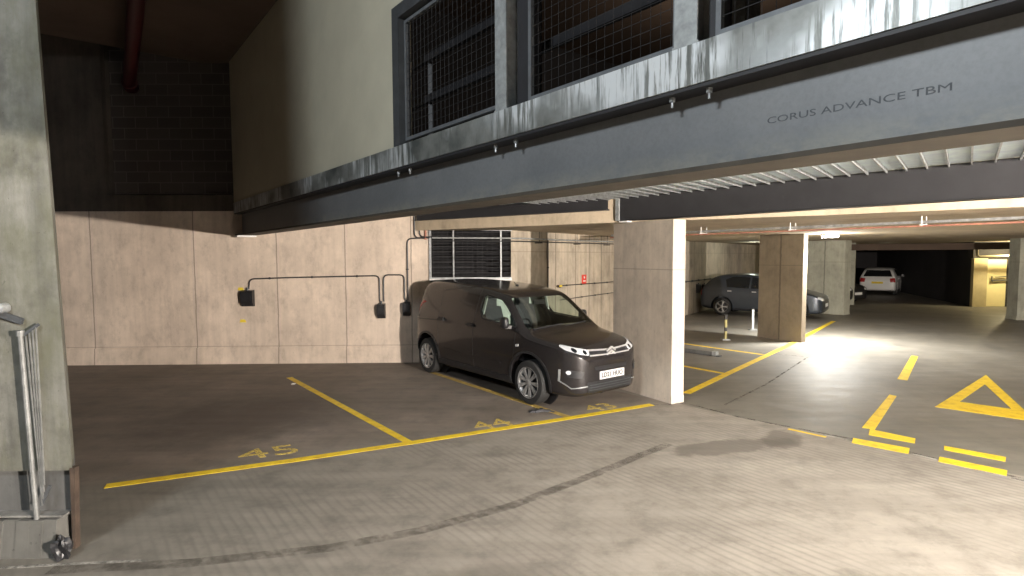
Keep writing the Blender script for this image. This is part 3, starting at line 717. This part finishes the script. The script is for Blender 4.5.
# folding parking posts
def ppost(x, y, h, label, cols):
    o = thing('parking_post', label, 'parking post', (x, y, 0), 0, 'folding parking posts in the far bays')
    MB().box(-.10, .10, -.07, .07, 0, .03).build('base_plate', M['galv_d'], o, local=True)
    n = 6
    for k in range(n):
        MB().box(-.026, .026, -.026, .026, .03+(h-.03)*k/n, .03+(h-.03)*(k+1)/n).build('band', M[cols[k % len(cols)]], o, local=True)
    MB().box(-.032, .032, -.032, .032, h, h+.03).build('cap', M['black'], o, local=True)
    return o
ppost(5.444, 14.316, .62, 'upright yellow and black banded folding post with black cap', ['post_yellow', 'post_yellow', 'black'])
ppost(6.949, 16.233, .60, 'upright white folding post next to the tan pillar', ['white', 'white', 'white', 'white'])
lp = thing('parking_post', 'folded parking post lying flat on the floor behind the lit pillar', 'parking post', (4.1, 12.3, 0), math.atan2(-.52, .485), 'folding parking posts in the far bays')
MB().box(-.45, .38, -.035, .035, .02, .075).build('folded_arm', M['base_dark'], lp, local=True, bevel=.01)
MB().box(.33, .42, -.06, .06, 0, .10).build('hinge_block', M['galv_d'], lp, local=True, bevel=.01)
MB().box(-.5, .5, -.06, .06, 0, .02).build('base_plate', M['steel_dark'], lp, local=True)

# far end
fw = MB(); fw.quadbox([(19.0, 23.35), (24.5, 38), (24.8, 38), (19.25, 23.35)], 0, 2.68); fw.quadbox([(19.0, 23.3), (30, 22.9), (30, 23.2), (19.0, 23.6)], 1.95, 2.68); fw.quadbox([(20.35, 23.25), (30, 22.9), (30, 23.2), (20.35, 23.55)], 0, 1.95)
struct(fw.build('wall_far', M['dark_wall']))
struct(MB().quadbox([(12, 41), (26, 37.5), (26, 37.9), (12, 41.4)], 0, 2.68).build('wall_far_end', M['dark_wall']))
struct(MB().quadbox([(18.98, 23.22), (19.53, 23.2), (19.53, 23.34), (18.98, 23.36)], 0, 2.0).build('trim_1', M['tan_wall']))
dr = struct(MB().quadbox([(19.53, 23.28), (20.4, 23.25), (20.4, 23.33), (19.53, 23.36)], .01, 1.95).build('door_1', M['door_y'])); 
MB().bar((19.70, 23.2, 1.08), (20.35, 23.18, 1.10), .04, .05).build('push_bar', M['steel_dark'], dr)
MB().bar((19.85, 23.2, 1.22), (20.3, 23.18, 1.24), .02, .04).build('door_sign', M['steel_dark'], dr)
MB().bar((19.72, 23.2, 1.04), (19.72, 23.2, 1.26), .05, .04).build('push_bar_bracket', M['steel_dark'], dr)
fp = thing('pipe_run', 'pale elbowed pipe above the lit cream door at the far right', 'pipe', (18.6, 22.8, 2.2))
MB().tube([(18.55, 22.6, 2.55), (18.58, 22.6, 2.12), (18.7, 22.6, 2.06), (20.1, 22.5, 2.10)], .05, 10).build('pipe', M['tan_wall'], fp, smooth=True)
MB().tube([(14.2, 24.5, 2.50), (18.5, 22.7, 2.46), (21, 21.6, 2.42)], .025, 8).build('thin_pipe', M['galv_d'], fp, smooth=True)

# ------------------------------------------------------------------ vehicles
def loft(stations, halfpts):
    """stations: list of (x, params); halfpts(params)->[(y,z)] from bottom centre over the side to top centre (y>=0)"""
    bm = bmesh.new(); rings = []
    for st in stations:
        hp = halfpts(*st)
        ring = [bm.verts.new((st[0], y, z)) for y, z in hp] + [bm.verts.new((st[0], -y, z)) for y, z in hp[-2:0:-1]]
        rings.append(ring)
    n = len(rings[0])
    for a, b in zip(rings, rings[1:]):
        for i in range(n): bm.faces.new((a[i], a[(i+1) % n], b[(i+1) % n], b[i]))
    bm.faces.new(rings[0][::-1]); bm.faces.new(rings[-1])
    bmesh.ops.recalc_face_normals(bm, faces=bm.faces)
    return bm
def section(belt, lean):
    def hp(x, zb, w, zt):
        zs = min(zt-.075, belt); H = zs-zb
        pts = [(0, zb), (.5*w, zb), (.88*w, zb), (.97*w, zb+.05), (.992*w, zb+H*.25), (w, zb+H*.5), (w, zb+H*.78), (w*.994-.002, zs)]
        ze = zt-.055; ye = w - max(0, ze-belt)*lean - (.03 if zt < belt+.1 else .035)
        for k in (1/3, 2/3): pts.append((w*.994*(1-k)+ye*k+.006, zs*(1-k)+ze*k))
        pts += [(ye, ze), (ye-.045, zt-.018), (ye*.72, zt), (ye*.35, zt+.012), (0, zt+.015)]
        return pts
    return hp
def obj_from_bm(bm):
    me = bpy.data.meshes.new('tmp'); bm.to_mesh(me); bm.free(); o = bpy.data.objects.new('tmp', me); C.objects.link(o); return o
def bake(o):
    bpy.context.view_layer.update()
    return bpy.data.meshes.new_from_object(o.evaluated_get(bpy.context.evaluated_depsgraph_get()))
def prism(poly, axis, a, b):
    """poly in (x,z) for axis y or (y,z) for axis x"""
    bm = bmesh.new()
    f = (lambda u, v, t: (u, t, v)) if axis == 'y' else (lambda u, v, t: (t, u, v))
    A = [bm.verts.new(f(u, v, a)) for u, v in poly]; Bv = [bm.verts.new(f(u, v, b)) for u, v in poly]; n = len(A)
    bm.faces.new(A); bm.faces.new(Bv[::-1])
    for i in range(n): bm.faces.new((A[i], Bv[i], Bv[(i+1) % n], A[(i+1) % n]))
    bmesh.ops.recalc_face_normals(bm, faces=bm.faces); return bm
def rounded(poly, r=.04, k=3):
    out = []; n = len(poly)
    for i in range(n):
        a, b, c = Vector(poly[i-1]), Vector(poly[i]), Vector(poly[(i+1) % n])
        rr = min(r, (a-b).length*.45, (c-b).length*.45)
        s, e_ = b+(a-b).normalized()*rr, b+(c-b).normalized()*rr
        for j in range(k+1):
            t = j/k; p = (1-t)**2*s + 2*t*(1-t)*b + t*t*e_; out.append((p.x, p.y))
    return out
class Body:
    def __init__(s, bm, sub=2):
        o = obj_from_bm(bm)
        md = o.modifiers.new('s', 'SUBSURF'); md.levels = sub; md.render_levels = sub
        s.me = bake(o); bpy.data.objects.remove(o)
        b = bmesh.new(); b.from_mesh(s.me); s.bvh = BVHTree.FromBMesh(b); b.free()
    def patch(s, poly, axis, sign, off=.004, thick=.006, step=.05):
        """sheet cut to an outline and laid on the body from the side (axis y) or the front/rear (axis x)"""
        bm = bmesh.new()
        vs = [bm.verts.new((u, v, 0)) for u, v in poly]; bm.faces.new(vs)
        us = [p[0] for p in poly]; ws = [p[1] for p in poly]
        for lo, hi, ax in ((min(us), max(us), (1, 0, 0)), (min(ws), max(ws), (0, 1, 0))):
            k = lo+step
            while k < hi-1e-4:
                bmesh.ops.bisect_plane(bm, geom=bm.verts[:]+bm.edges[:]+bm.faces[:], plane_co=Vector(ax)*k, plane_no=ax); k += step
        bmesh.ops.triangulate(bm, faces=bm.faces)
        last = None; inner = {}
        for v in list(bm.verts):
            u, w = v.co.x, v.co.y
            if axis == 'y': org, d = Vector((u, sign*3, w)), Vector((0, -sign, 0))
            else: org, d = Vector((sign*9, u, w)), Vector((-sign, 0, 0))
            hit, nrm, _, _ = s.bvh.ray_cast(org, d)
            if hit is None:
                hit, nrm, _, _ = s.bvh.find_nearest(last if last is not None else org)
            if nrm.dot(d) > 0: nrm = -nrm
            last = hit; v.co = hit + nrm*off; inner[v] = hit + nrm*(off-thick)
        geom = bm.faces[:]
        bnd = [e for e in bm.edges if len(e.link_faces) == 1]
        cp = {v: bm.verts.new(c) for v, c in inner.items()}
        for f in geom: bm.faces.new([cp[v] for v in reversed(f.verts)])
        for e_ in bnd:
            a, b = e_.verts; bm.faces.new((a, b, cp[b], cp[a]))
        return bm
    def line(s, pts, w, axis, sign, **kw):
        P = [Vector(p) for p in pts]; L, R_ = [], []
        for i, p in enumerate(P):
            d = (P[min(i+1, len(P)-1)]-P[max(i-1, 0)]).normalized(); n = Vector((-d.y, d.x)); L.append(p+n*w/2); R_.append(p-n*w/2)
        return s.patch([tuple(p) for p in L+R_[::-1]], axis, sign, **kw)
def boolean(me, cutters):
    o = bpy.data.objects.new('base', me); C.objects.link(o); tmp = []
    for c in cutters:
        k = obj_from_bm(c) if isinstance(c, bmesh.types.BMesh) else c
        tmp.append(k); md = o.modifiers.new('b', 'BOOLEAN'); md.operation = 'DIFFERENCE'; md.solver = 'EXACT'; md.object = k
    r = bake(o); bpy.data.objects.remove(o)
    for k in tmp: bpy.data.objects.remove(k)
    return r
def cyl_y(x, z, r, y0, y1, seg=36):
    m = MB(); m.lathe([(r, y0), (r, y1)], 'y', seg, (x, 0, z)); bmesh.ops.recalc_face_normals(m.bm, faces=m.bm.faces); return m.bm
def put(bm, name, mat, parent, smooth=True, label=None):
    b = MB(); b.bm = bm; o = b.build(name, mat, parent, local=True, smooth=smooth)
    if label: o['label'] = label
    return o
def put_me(me, name, mat, parent):
    me.name = name; me.materials.clear(); me.materials.append(mat); o = bpy.data.objects.new(name, me); C.objects.link(o); o.parent = parent
    for p in me.polygons: p.material_index = 0
    me.shade_smooth(); me.set_sharp_from_angle(angle=math.radians(32)); return o
def wheel(parent, x, y, side, R=.325, w=.20, spokes=9):
    """side -1: outer face towards -y"""
    c = (x, y, R); h = w/2
    m = MB(); m.lathe([(R*.66, -h), (R*.80, -h*1.02), (R*.94, -h*.96), (R*.99, -h*.75), (R, -h*.3), (R, h*.3), (R*.99, h*.75), (R*.94, h*.96), (R*.80, h*1.02), (R*.66, h), (R*.66, -h)], 'y', 40, c)
    t = m.build('wheel', M['rubber'], parent, local=True, smooth=True)
    m = MB(); m.lathe([(R*.60, -h*.6), (R*.665, -h*.98), (R*.70, -h*1.04), (R*.70, -h*.9), (R*.66, -h*.6), (R*.66, h*.8), (R*.60, h*.8), (R*.60, -h*.6)], 'y', 40, c)
    if side > 0:
        for v in m.bm.verts: v.co.y = 2*y - v.co.y
    m.lathe([(R*.16, side*h*.5), (R*.17, side*h*.85), (R*.10, side*h*.95), (R*.02, side*h*.96)], 'y', 20, c)
    for k in range(spokes):
        a = 2*PI*k/spokes
        for da in (-.10, .10):
            p = Vector((x+R*.13*math.cos(a), y+side*h*.78, R+R*.13*math.sin(a))); q_ = Vector((x+R*.66*math.cos(a+da), y+side*h*.86, R+R*.66*math.sin(a+da)))
            m.bar(p, q_, .026, .02, up=(0, side, 0))
    m.build('rim', M['alloy'], t, local=True, smooth=True)
    m = MB(); m.lathe([(R*.60, side*h*.1), (R*.60, side*h*.15)], 'y', 30, c); m.build('brake_disc', M['black'], t, local=True)
    return t

# --- the van
VY = math.radians(-51.9)
van = thing('van', 'dark grey panel van parked nose out in the bay against the back wall', 'van', (.797, 8.666, 0), VY)
vst = [(.975, .34, .32, .70), (.955, .27, .47, .79), (.90, .22, .58, .85), (.82, .20, .665, .895), (.68, .20, .735, .935), (.45, .20, .785, .97), (.15, .20, .812, 1.01), (.03, .20, .82, 1.04), (-.06, .2, .82, 1.09),
       (-.18, .2, .82, 1.19), (-.32, .2, .82, 1.31), (-.45, .2, .82, 1.415), (-.56, .2, .82, 1.50), (-.66, .2, .82, 1.56), (-.80, .2, .82, 1.60), (-1.1, .2, .82, 1.645), (-1.5, .2, .82, 1.68), (-2.0, .2, .82, 1.705), (-2.5, .2, .82, 1.72), (-2.9, .2, .818, 1.715),
       (-3.06, .22, .81, 1.685), (-3.16, .25, .80, 1.635), (-3.22, .28, .785, 1.54), (-3.25, .30, .765, 1.40)]
hp = section(1.0, .25)
vb = Body(loft(vst[::-1], hp))
inner = [(x, .48, w-.075, zt-.05) for x, zb, w, zt in vst if -1.75 < x < -.05]
inner = [(-1.62, .48, .745, 1.60)] + [t for t in inner[::-1] if t[0] > -1.55]
cav = loft(inner, hp)
side_win = rounded([(-.20, 1.10), (-.28, 1.19), (-.50, 1.37), (-.68, 1.48), (-1.12, 1.54), (-1.19, 1.47), (-1.20, 1.30), (-1.09, 1.16)], .035)
ws = rounded([(-.69, 1.075), (-.35, 1.095), (.35, 1.095), (.69, 1.075), (.575, 1.505), (-.575, 1.505)], .04)
me = boolean(vb.me.copy(), [cyl_y(.10, .345, .405, .55, 1.2), cyl_y(.10, .345, .405, -1.2, -.55), cyl_y(-2.82, .345, .405, .55, 1.2), cyl_y(-2.82, .345, .405, -1.2, -.55),
                     cav, prism(side_win, 'y', -1.2, 1.2), prism(ws, 'x', -1.3, .6)])
put_me(me, 'body', M['van'], van)
for x in (.10, -2.82):
    for sgn in (-1, 1): MB().lathe([(.40, sgn*.53), (.40, sgn*.55)], 'y', 30, (x, 0, .35)).build('wheel_housing', M['black'], van, local=True)
for i, (x, sd) in enumerate(((.10, -1), (.10, 1), (-2.82, -1), (-2.82, 1))): wheel(van, x, sd*.71, sd)
put(vb.patch(ws, 'x', 1, .002, .004), 'windscreen', M['glass'], van)
for sd in (-1, 1):
    put(vb.patch(side_win, 'y', sd, .002, .004), 'side_window', M['glass'], van)
    # black rubber surround and door seams
    ring = side_win + [side_win[0]]
    put(vb.line(ring, .022, 'y', sd, off=.003, thick=.008), 'window_seal', M['black'], van)
    put(vb.line([(-.18, 1.02), (-.22, .75), (-.30, .35), (-.36, .24), (-1.24, .24), (-1.30, .5), (-1.30, 1.2), (-1.28, 1.6), (-1.15, 1.66)], .010, 'y', sd, off=.0015), 'door_seam', M['black'], van)
    put(vb.line([(-1.32, .24), (-2.28, .24), (-2.38, .5), (-2.42, 1.0), (-2.42, 1.55), (-1.36, 1.66)], .010, 'y', sd, off=.0015), 'door_seam', M['black'], van)
    put(vb.line([(-2.40, 1.02), (-3.2, 1.0)], .016, 'y', sd, off=.0015), 'sliding_rail', M['black'], van)
    put(vb.line([(-.55, .52), (-1.6, .50), (-2.25, .53)], .05, 'y', sd, off=.008, thick=.016), 'side_moulding', M['van'], van)
    put(vb.line([(-.30, .30), (-2.42, .30)], .10, 'y', sd, off=.010, thick=.018), 'sill', M['black'], van)
    # cladding arcs round the wheel arches
    for cx in (.10, -2.82):
        arc_ = [(cx+.425*math.cos(a), .345+.425*math.sin(a)) for a in [PI*k/14 for k in range(-1, 16)]]
        put(vb.line(arc_, .035, 'y', sd, off=.008, thick=.014), 'arch_lip', M['black'], van)
    for hx, hz in ((-1.38, 1.03), (-2.30, 1.05)):
        bmh = MB(); y = sd*.83; bmh.bar((hx-.09, y, hz), (hx+.09, y, hz), .03, .032); bmh.bar((hx-.08, y-sd*.02, hz), (hx+.08, y-sd*.02, hz), .02, .06)
        bmh.build('door_handle', M['black'], van, local=True, bevel=.006)
    mm = MB(); bmesh.ops.create_uvsphere(mm.bm, u_segments=20, v_segments=12, radius=1)
    for v in mm.bm.verts:
        s_ = lambda a: math.copysign(abs(a)**.6, a)
        v.co = Vector(((-.34 if sd < 0 else -.46)+.075*s_(v.co.x), sd*((.895 if sd < 0 else .87)+.05*s_(v.co.y)), 1.165+.085*s_(v.co.z)))
    mr = mm.build('mirror', M['black'], van, local=True, smooth=True)
    MB().bar((-.32, sd*.77, 1.09), (-.35, sd*.88, 1.10), .05, .05).build('mirror_arm', M['black'], mr, local=True)
    # headlight: lens wrapped round the wing
    hl = rounded([(sd*.38, .855), (sd*.54, .89), (sd*.655, .925), (sd*.69, .905), (sd*.675, .86), (sd*.54, .81), (sd*.41, .785)], .02)
    h_ = put(vb.patch(hl, 'x', 1, .006, .012, .03), 'headlight', M['lamp'], van, label='bright headlight lens')
    for (yy, zz, rr) in ((.46, .828, .026), (.585, .858, .028)):
        put(vb.patch([(sd*yy+rr*math.cos(a), zz+rr*math.sin(a)) for a in [2*PI*k/16 for k in range(16)]], 'x', 1, .010, .004, .03), 'bulb_bowl', M['glint'], h_)
    fo = rounded([(sd*.49, .60), (sd*.70, .63), (sd*.715, .45), (sd*.64, .36), (sd*.46, .38), (sd*.50, .48)], .03)
    f_ = put(vb.patch(fo, 'x', 1, .005, .010, .03), 'fog_lamp_surround', M['van'], van)
    fi = rounded([(sd*.51, .575), (sd*.68, .60), (sd*.68, .50), (sd*.53, .48)], .02)
    put(vb.patch(fi, 'x', 1, .011, .008, .03), 'fog_lamp_recess', M['black'], f_)
    put(vb.patch([(sd*.665+.02*math.cos(a), .565+.028*math.sin(a)) for a in [2*PI*k/14 for k in range(14)]], 'x', 1, .016, .006, .03), 'fog_lamp', M['lamp'], f_)
    put(vb.line([(sd*.45, .37), (sd*.64, .345), (sd*.725, .44), (sd*.725, .60)], .010, 'x', 1, off=.012, thick=.012), 'chrome_edge', M['galv'], f_)
    # side repeater
    put(vb.patch(rounded([(-.02-.15, .855), (.05-.15, .865), (.05-.15, .83), (-.02-.15, .82)], .01), 'y', sd, .006, .01, .03), 'side_repeater', M['lamp'], van)
    put(vb.patch(rounded([(sd*.64, 1.38), (sd*.72, 1.33), (sd*.76, .85), (sd*.68, .85)], .02), 'x', -1, .006, .012, .05), 'tail_light', M['tail'], van)
# grille bars and chevrons between the headlights
def hline(z0, z1, label):
    pts = [(-.40, z0), (-.13, z1), (-.085, z1), (.085, z1), (.13, z1), (.40, z0)]
    return pts
put(vb.patch(rounded([(-.38, .85), (.38, .85), (.38, .765), (-.38, .765)], .02), 'x', 1, .003, .006, .04), 'grille_panel', M['black'], van)
put(vb.line([(-.40, .848), (-.10, .835), (.0, .835), (.10, .835), (.40, .848)], .016, 'x', 1, off=.014, thick=.012, step=.03), 'chrome_bar', M['chrome'], van)
put(vb.line([(-.40, .782), (-.11, .777), (0, .777), (.11, .777), (.40, .782)], .016, 'x', 1, off=.014, thick=.012, step=.03), 'chrome_bar', M['chrome'], van)
ch = MB()
for zz in (.855, .805):
    for sg in (-1, 1):
        ch.bar((.975, 0, zz+.022), (.967, sg*.085, zz-.03), .022, .024, up=(0, 0, 1))
ch.build('chevron_badge', M['chrome'], van, local=True)
put(vb.patch(rounded([(-.34, .625), (.34, .625), (.31, .575), (-.31, .575)], .015), 'x', 1, .004, .008, .04), 'upper_intake', M['black'], van)
put(vb.line([(-.42, .67), (-.2, .66), (.2, .66), (.42, .67)], .05, 'x', 1, off=.006, thick=.012, step=.04), 'bumper_crease', M['van'], van)
lg = put(vb.patch(rounded([(-.46, .42), (-.3, .425), (.3, .425), (.46, .42), (.43, .27), (-.43, .27)], .02), 'x', 1, .004, .008, .04), 'lower_grille', M['black'], van)
for z in (.31, .345, .38): put(vb.line([(-.42, z), (.42, z)], .008, 'x', 1, off=.012, thick=.01, step=.06), 'grille_slat', M['steel_dark'], lg)
pl = MB().box(.985, .995, -.25, .25, .445, .555).build('number_plate', M['plate'], van, local=True)
bpy.context.view_layer.update()
cu = text_obj('LD21 HUO', .1, M['black'], 'plate_lettering', (0, 0, 0), (1, 0, 0), (0, 1, 0), None, .001, width=.43, height=.07, bold=.003)
cu.data.transform(Matrix(((0, 0, 1, .9965), (1, 0, 0, -.215), (0, 1, 0, .465), (0, 0, 0, 1)))); cu.parent = pl
# cabin
MB().quadbox([(-1.58, -.72), (-1.55, -.72), (-1.55, .72), (-1.58, .72)], .5, 1.0).quadbox([(-1.58, -.72), (-1.55, -.72), (-1.55, .72), (-1.58, .72)], 1.0, 1.54, [(-1.58, -.60), (-1.55, -.60), (-1.55, .60), (-1.58, .60)]).build('bulkhead', M['bulk'], van, local=True)['label'] = 'pale bulkhead behind the seats'
MB().quadbox([(-.50, -.72), (-.10, -.72), (-.10, .72), (-.50, .72)], .6, .98, [(-.40, -.72), (-.14, -.72), (-.14, .72), (-.40, .72)]).build('dashboard', M['black'], van, local=True, bevel=.02)
for k, sy in enumerate((-.36, .36)):
    st = MB().box(-1.35, -.85, sy-.24, sy+.24, .5, .78).build('seat', M['fabric'], van, local=True, bevel=.04)
    m = MB(); m.quadbox([(-1.38, sy-.24), (-1.22, sy-.24), (-1.22, sy+.24), (-1.38, sy+.24)], .72, 1.30, [(-1.50, sy-.20), (-1.40, sy-.20), (-1.40, sy+.20), (-1.50, sy+.20)]); m.build('seat_back', M['fabric'], st, local=True, bevel=.03)
    MB().box(-1.50, -1.41, sy-.12, sy+.12, 1.30, 1.46).build('headrest', M['fabric'], st, local=True, bevel=.03)
m = MB(); ring = [(-.58+.06*math.sin(a), -.36+.18*math.cos(a), 1.0+.17*math.sin(a)) for a in [2*PI*k/24 for k in range(25)]]; m.tube(ring, .014, 8); m.bar((-.58, -.53, 1.0), (-.58, -.19, 1.0), .03, .03); m.build('steering_wheel', M['black'], van, local=True, smooth=True)
MB().box(-.60, -.57, -.12, .12, 1.38, 1.45).build('rear_view_mirror', M['black'], van, local=True, bevel=.01)
for sy in (-.72, .72): MB().bar((-1.16, sy, 1.16), (-1.14, sy*.87, 1.52), .05, .02, up=(0, 1, 0)).build('pillar_trim', M['trim'], van, local=True)
m = MB()
for a, b in (((.0, -.60), (-.03, .02)), ((.0, .04), (-.05, .55))):
    MB().bar((a[0]-.02, a[1], 1.075), (b[0]-.02, b[1], 1.11), .02, .015).build('wiper', M['black'], van, local=True)
m = MB(); m.tube([(-1.15, 0, 1.65), (-1.24, 0, 1.72)], .005, 6); m.lathe([(.03, 1.64), (.02, 1.68)], 'z', 10, (-1.14, 0, 0)); m.build('aerial', M['black'], van, local=True)

# --- generic hatchbacks
def hatch(name, label, loc, rz, paint, nose=.78, wb=2.52, tail=.68, h=1.47, w=.86, detail=True, rear_white=False):
    o = thing(name, label, 'car', loc, rz)
    L = -wb-tail; k = h/1.47
    st = [(nose, .30, w*.60, .62*k), (nose-.03, .24, w*.80, .70*k), (nose-.12, .20, w*.93, .78*k), (nose-.35, .18, w*.985, .85*k), (.1, .18, w, .93*k), (-.12, .18, w, .97*k), (-.35, .18, w, 1.08*k), (-.62, .18, w, 1.24*k), (-.85, .18, w, 1.35*k), (-1.1, .18, w, 1.42*k),
          (-1.6, .18, w, 1.46*k), (-2.1, .18, w, 1.46*k), (L+.75, .18, w, 1.43*k), (L+.45, .2, w*.99, 1.36*k), (L+.25, .22, w*.98, 1.20*k), (L+.08, .26, w*.95, .98*k), (L+.02, .28, w*.90, .85*k), (L, .32, w*.80, .70*k)]
    hp2 = section(.92*k, .38)
    B = Body(loft(st[::-1], hp2), 2 if detail else 1)
    me = boolean(B.me.copy(), [cyl_y(0, .33, .38, sd*.60, sd*1.2) if sd > 0 else cyl_y(0, .33, .38, -1.2, -.60) for sd in (1, -1)] + [cyl_y(-wb, .33, .38, .60, 1.2), cyl_y(-wb, .33, .38, -1.2, -.60)])
    put_me(me, 'body', paint, o)
    for x in (0, -wb):
        for sd in (-1, 1): wheel(o, x, sd*(w-.11), sd, .315, .19, 5)
    for sd in (-1, 1):
        put(B.patch(rounded([(-.52, .99*k), (-.95, 1.28*k), (-1.45, 1.36*k), (-1.47, .97*k)], .03), 'y', sd, .004), 'side_window', M['glint'], o)
        put(B.patch(rounded([(-1.53, .97*k), (-1.51, 1.36*k), (-2.1, 1.37*k), (-2.35, 1.26*k), (-2.28, 1.0*k)], .03), 'y', sd, .004), 'side_window', M['glint'], o)
        put(B.line([(-.45, .9*k), (-.48, .3), (-1.45, .25), (-1.5, .95*k)], .012, 'y', sd, off=.002), 'door_seam', M['black'], o)
        put(B.line([(-.4, .24), (-wb+.42, .24)], .08, 'y', sd, off=.008, thick=.014), 'sill', M['black'], o)
        hd = MB(); y = sd*(w+.012); hd.bar((-1.28, y, .86*k), (-1.42, y, .86*k), .025, .028); hd.bar((-2.25, y, .87*k), (-2.11, y, .87*k), .025, .028); hd.build('door_handle', M['chrome'], o, local=True)
        put(B.patch(rounded([(sd*.46, .70*k), (sd*.74, .76*k), (sd*.80, .70*k), (sd*.70, .63*k), (sd*.5, .62*k)], .02), 'x', 1, .006, .012, .04), 'headlight', M['lamp'], o)
        put(B.patch(rounded([(sd*.55, .90*k), (sd*.78, .93*k), (sd*.80, .70*k), (sd*.58, .70*k)], .02), 'x', -1, .006, .012, .04), 'tail_light', M['tail'], o)
        mr = MB().box(-.62, -.50, sd*(w+.10)-.08, sd*(w+.10)+.08, .93*k, 1.05*k).build('mirror', M['black'], o, local=True, bevel=.02)
    put(B.patch(rounded([(-.70, .98*k), (.70, .98*k), (.54, 1.36*k), (-.54, 1.36*k)], .04), 'x', 1, .004), 'windscreen', M['glint'], o)
    put(B.patch(rounded([(-.66, 1.0*k), (.66, 1.0*k), (.52, 1.33*k), (-.52, 1.33*k)], .04), 'x', -1, .004), 'rear_window', M['glint'], o)
    put(B.patch(rounded([(-.45, .60), (.45, .60), (.40, .33), (-.40, .33)], .03), 'x', 1, .005), 'front_grille', M['black'], o)
    MB().box(nose+.0, nose+.012, -.26, .26, .42, .53).build('number_plate', M['white'], o, local=True)
    MB().box(L-.012, L, -.26, .26, .62, .73).build('number_plate', M['yel_mark'], o, local=True)
    return o
# car parked behind the tan pillar: rear wheel near (8.0,20.6), nose to the right
a = math.atan2(-.6, .8)
hatch('hatchback', 'slate grey hatchback parked sideways behind the tan pillar', (7.95+2.45*.8+.12, 20.75-2.45*.6+.25, 0), a, M['car_grey'], nose=.78, wb=2.45, tail=.80, h=1.50)
hatch('hatchback', 'small white hatchback seen from behind in the dark far end', (21.5, 32.7, 0), math.radians(52), M['car_white'], detail=False)
hatch('hatchback', 'black car with a glinting headlight beyond the third pillar', (14.7, 25.2, 0), math.radians(-62), M['car_black'], detail=False)

# ------------------------------------------------------------------ lights
def area(name, loc, target, power, sx, sy, col, spread=180):
    l = bpy.data.lights.new(name, 'AREA'); l.energy = power; l.shape = 'RECTANGLE'; l.size = sx; l.size_y = sy; l.color = col; l.spread = math.radians(spread)
    o = bpy.data.objects.new(name, l); C.objects.link(o); o.location = loc
    o.rotation_euler = (Vector(target)-Vector(loc)).to_track_quat('-Z', 'Y').to_euler(); return o
def point(name, loc, power, r, col):
    l = bpy.data.lights.new(name, 'POINT'); l.energy = power; l.shadow_soft_size = r; l.color = col
    o = bpy.data.objects.new(name, l); C.objects.link(o); o.location = loc; return o
point('low_ceiling_lamp', (6.6, -2.3, 2.39), 11500, .03, (1, .89, .79))
point('low_ceiling_lamp', (4.9, -.6, 2.445), 750, .03, (1, .89, .79))  # second unseen lamp, added to lift the near floor and pillar face
area('high_wall_lamp', (-3.75, -.6, 5.3), (2, 4.5, 2.6), 310, 1.5, .6, (.88, .95, 1))
area('aisle_lamp', (7.8, 13.9, 2.575), (8.1, 13.8, 0), 430, .3, .16, (1, .98, .92), 145)
point('aisle_lamp_glow', (7.8, 13.9, 2.5), 170, .05, (1, .97, .88))
D3 = point('door_lamp', (19.9, 22.2, 2.35), 320, .08, (1, .85, .5))
point('far_end_fill', (16.4, 24.9, 2.5), 1.4, .1, (1, .95, .8))  # unseen fill light added to lift the white car
point('far_bay_fill', (9.6, 22.5, 2.5), 18, .1, (.9, 1, .85))  # unseen fill light added for the bays behind the pillars
point('upper_deck_fill', B3(8.2, 4.0, 4.9), 40, .1, (1, .85, .7))  # unseen fill light added to show the upper deck ceiling

w = bpy.data.worlds.new('W'); bpy.context.scene.world = w; w.use_nodes = True
w.node_tree.nodes['Background'].inputs[0].default_value = (.9, .85, .8, 1); w.node_tree.nodes['Background'].inputs[1].default_value = .012

# ------------------------------------------------------------------ camera
cam = bpy.data.cameras.new('camera'); co = bpy.data.objects.new('camera', cam); C.objects.link(co)
F = 565.0; cam.sensor_width = 36; cam.lens = F*36/1024; cam.shift_y = 3.5/1024; cam.clip_end = 200
P = math.atan(35/565); roll = math.radians(.24)
c, s = math.cos(P), math.sin(P); r0 = Vector((1, 0, 0)); u0 = Vector((0, s, c)); fw_ = Vector((0, c, -s))
r = r0*math.cos(roll) - u0*math.sin(roll); u = r0*math.sin(roll) + u0*math.cos(roll)
co.matrix_world = Matrix(((r.x, u.x, -fw_.x, 0), (r.y, u.y, -fw_.y, 0), (r.z, u.z, -fw_.z, 2.15), (0, 0, 0, 1)))
sc = bpy.context.scene; sc.camera = co
sc.view_settings.view_transform = 'Standard'; sc.view_settings.look = 'None'; sc.view_settings.gamma = 1; sc.view_settings.use_curve_mapping = False
sc.view_settings.exposure = 0.0
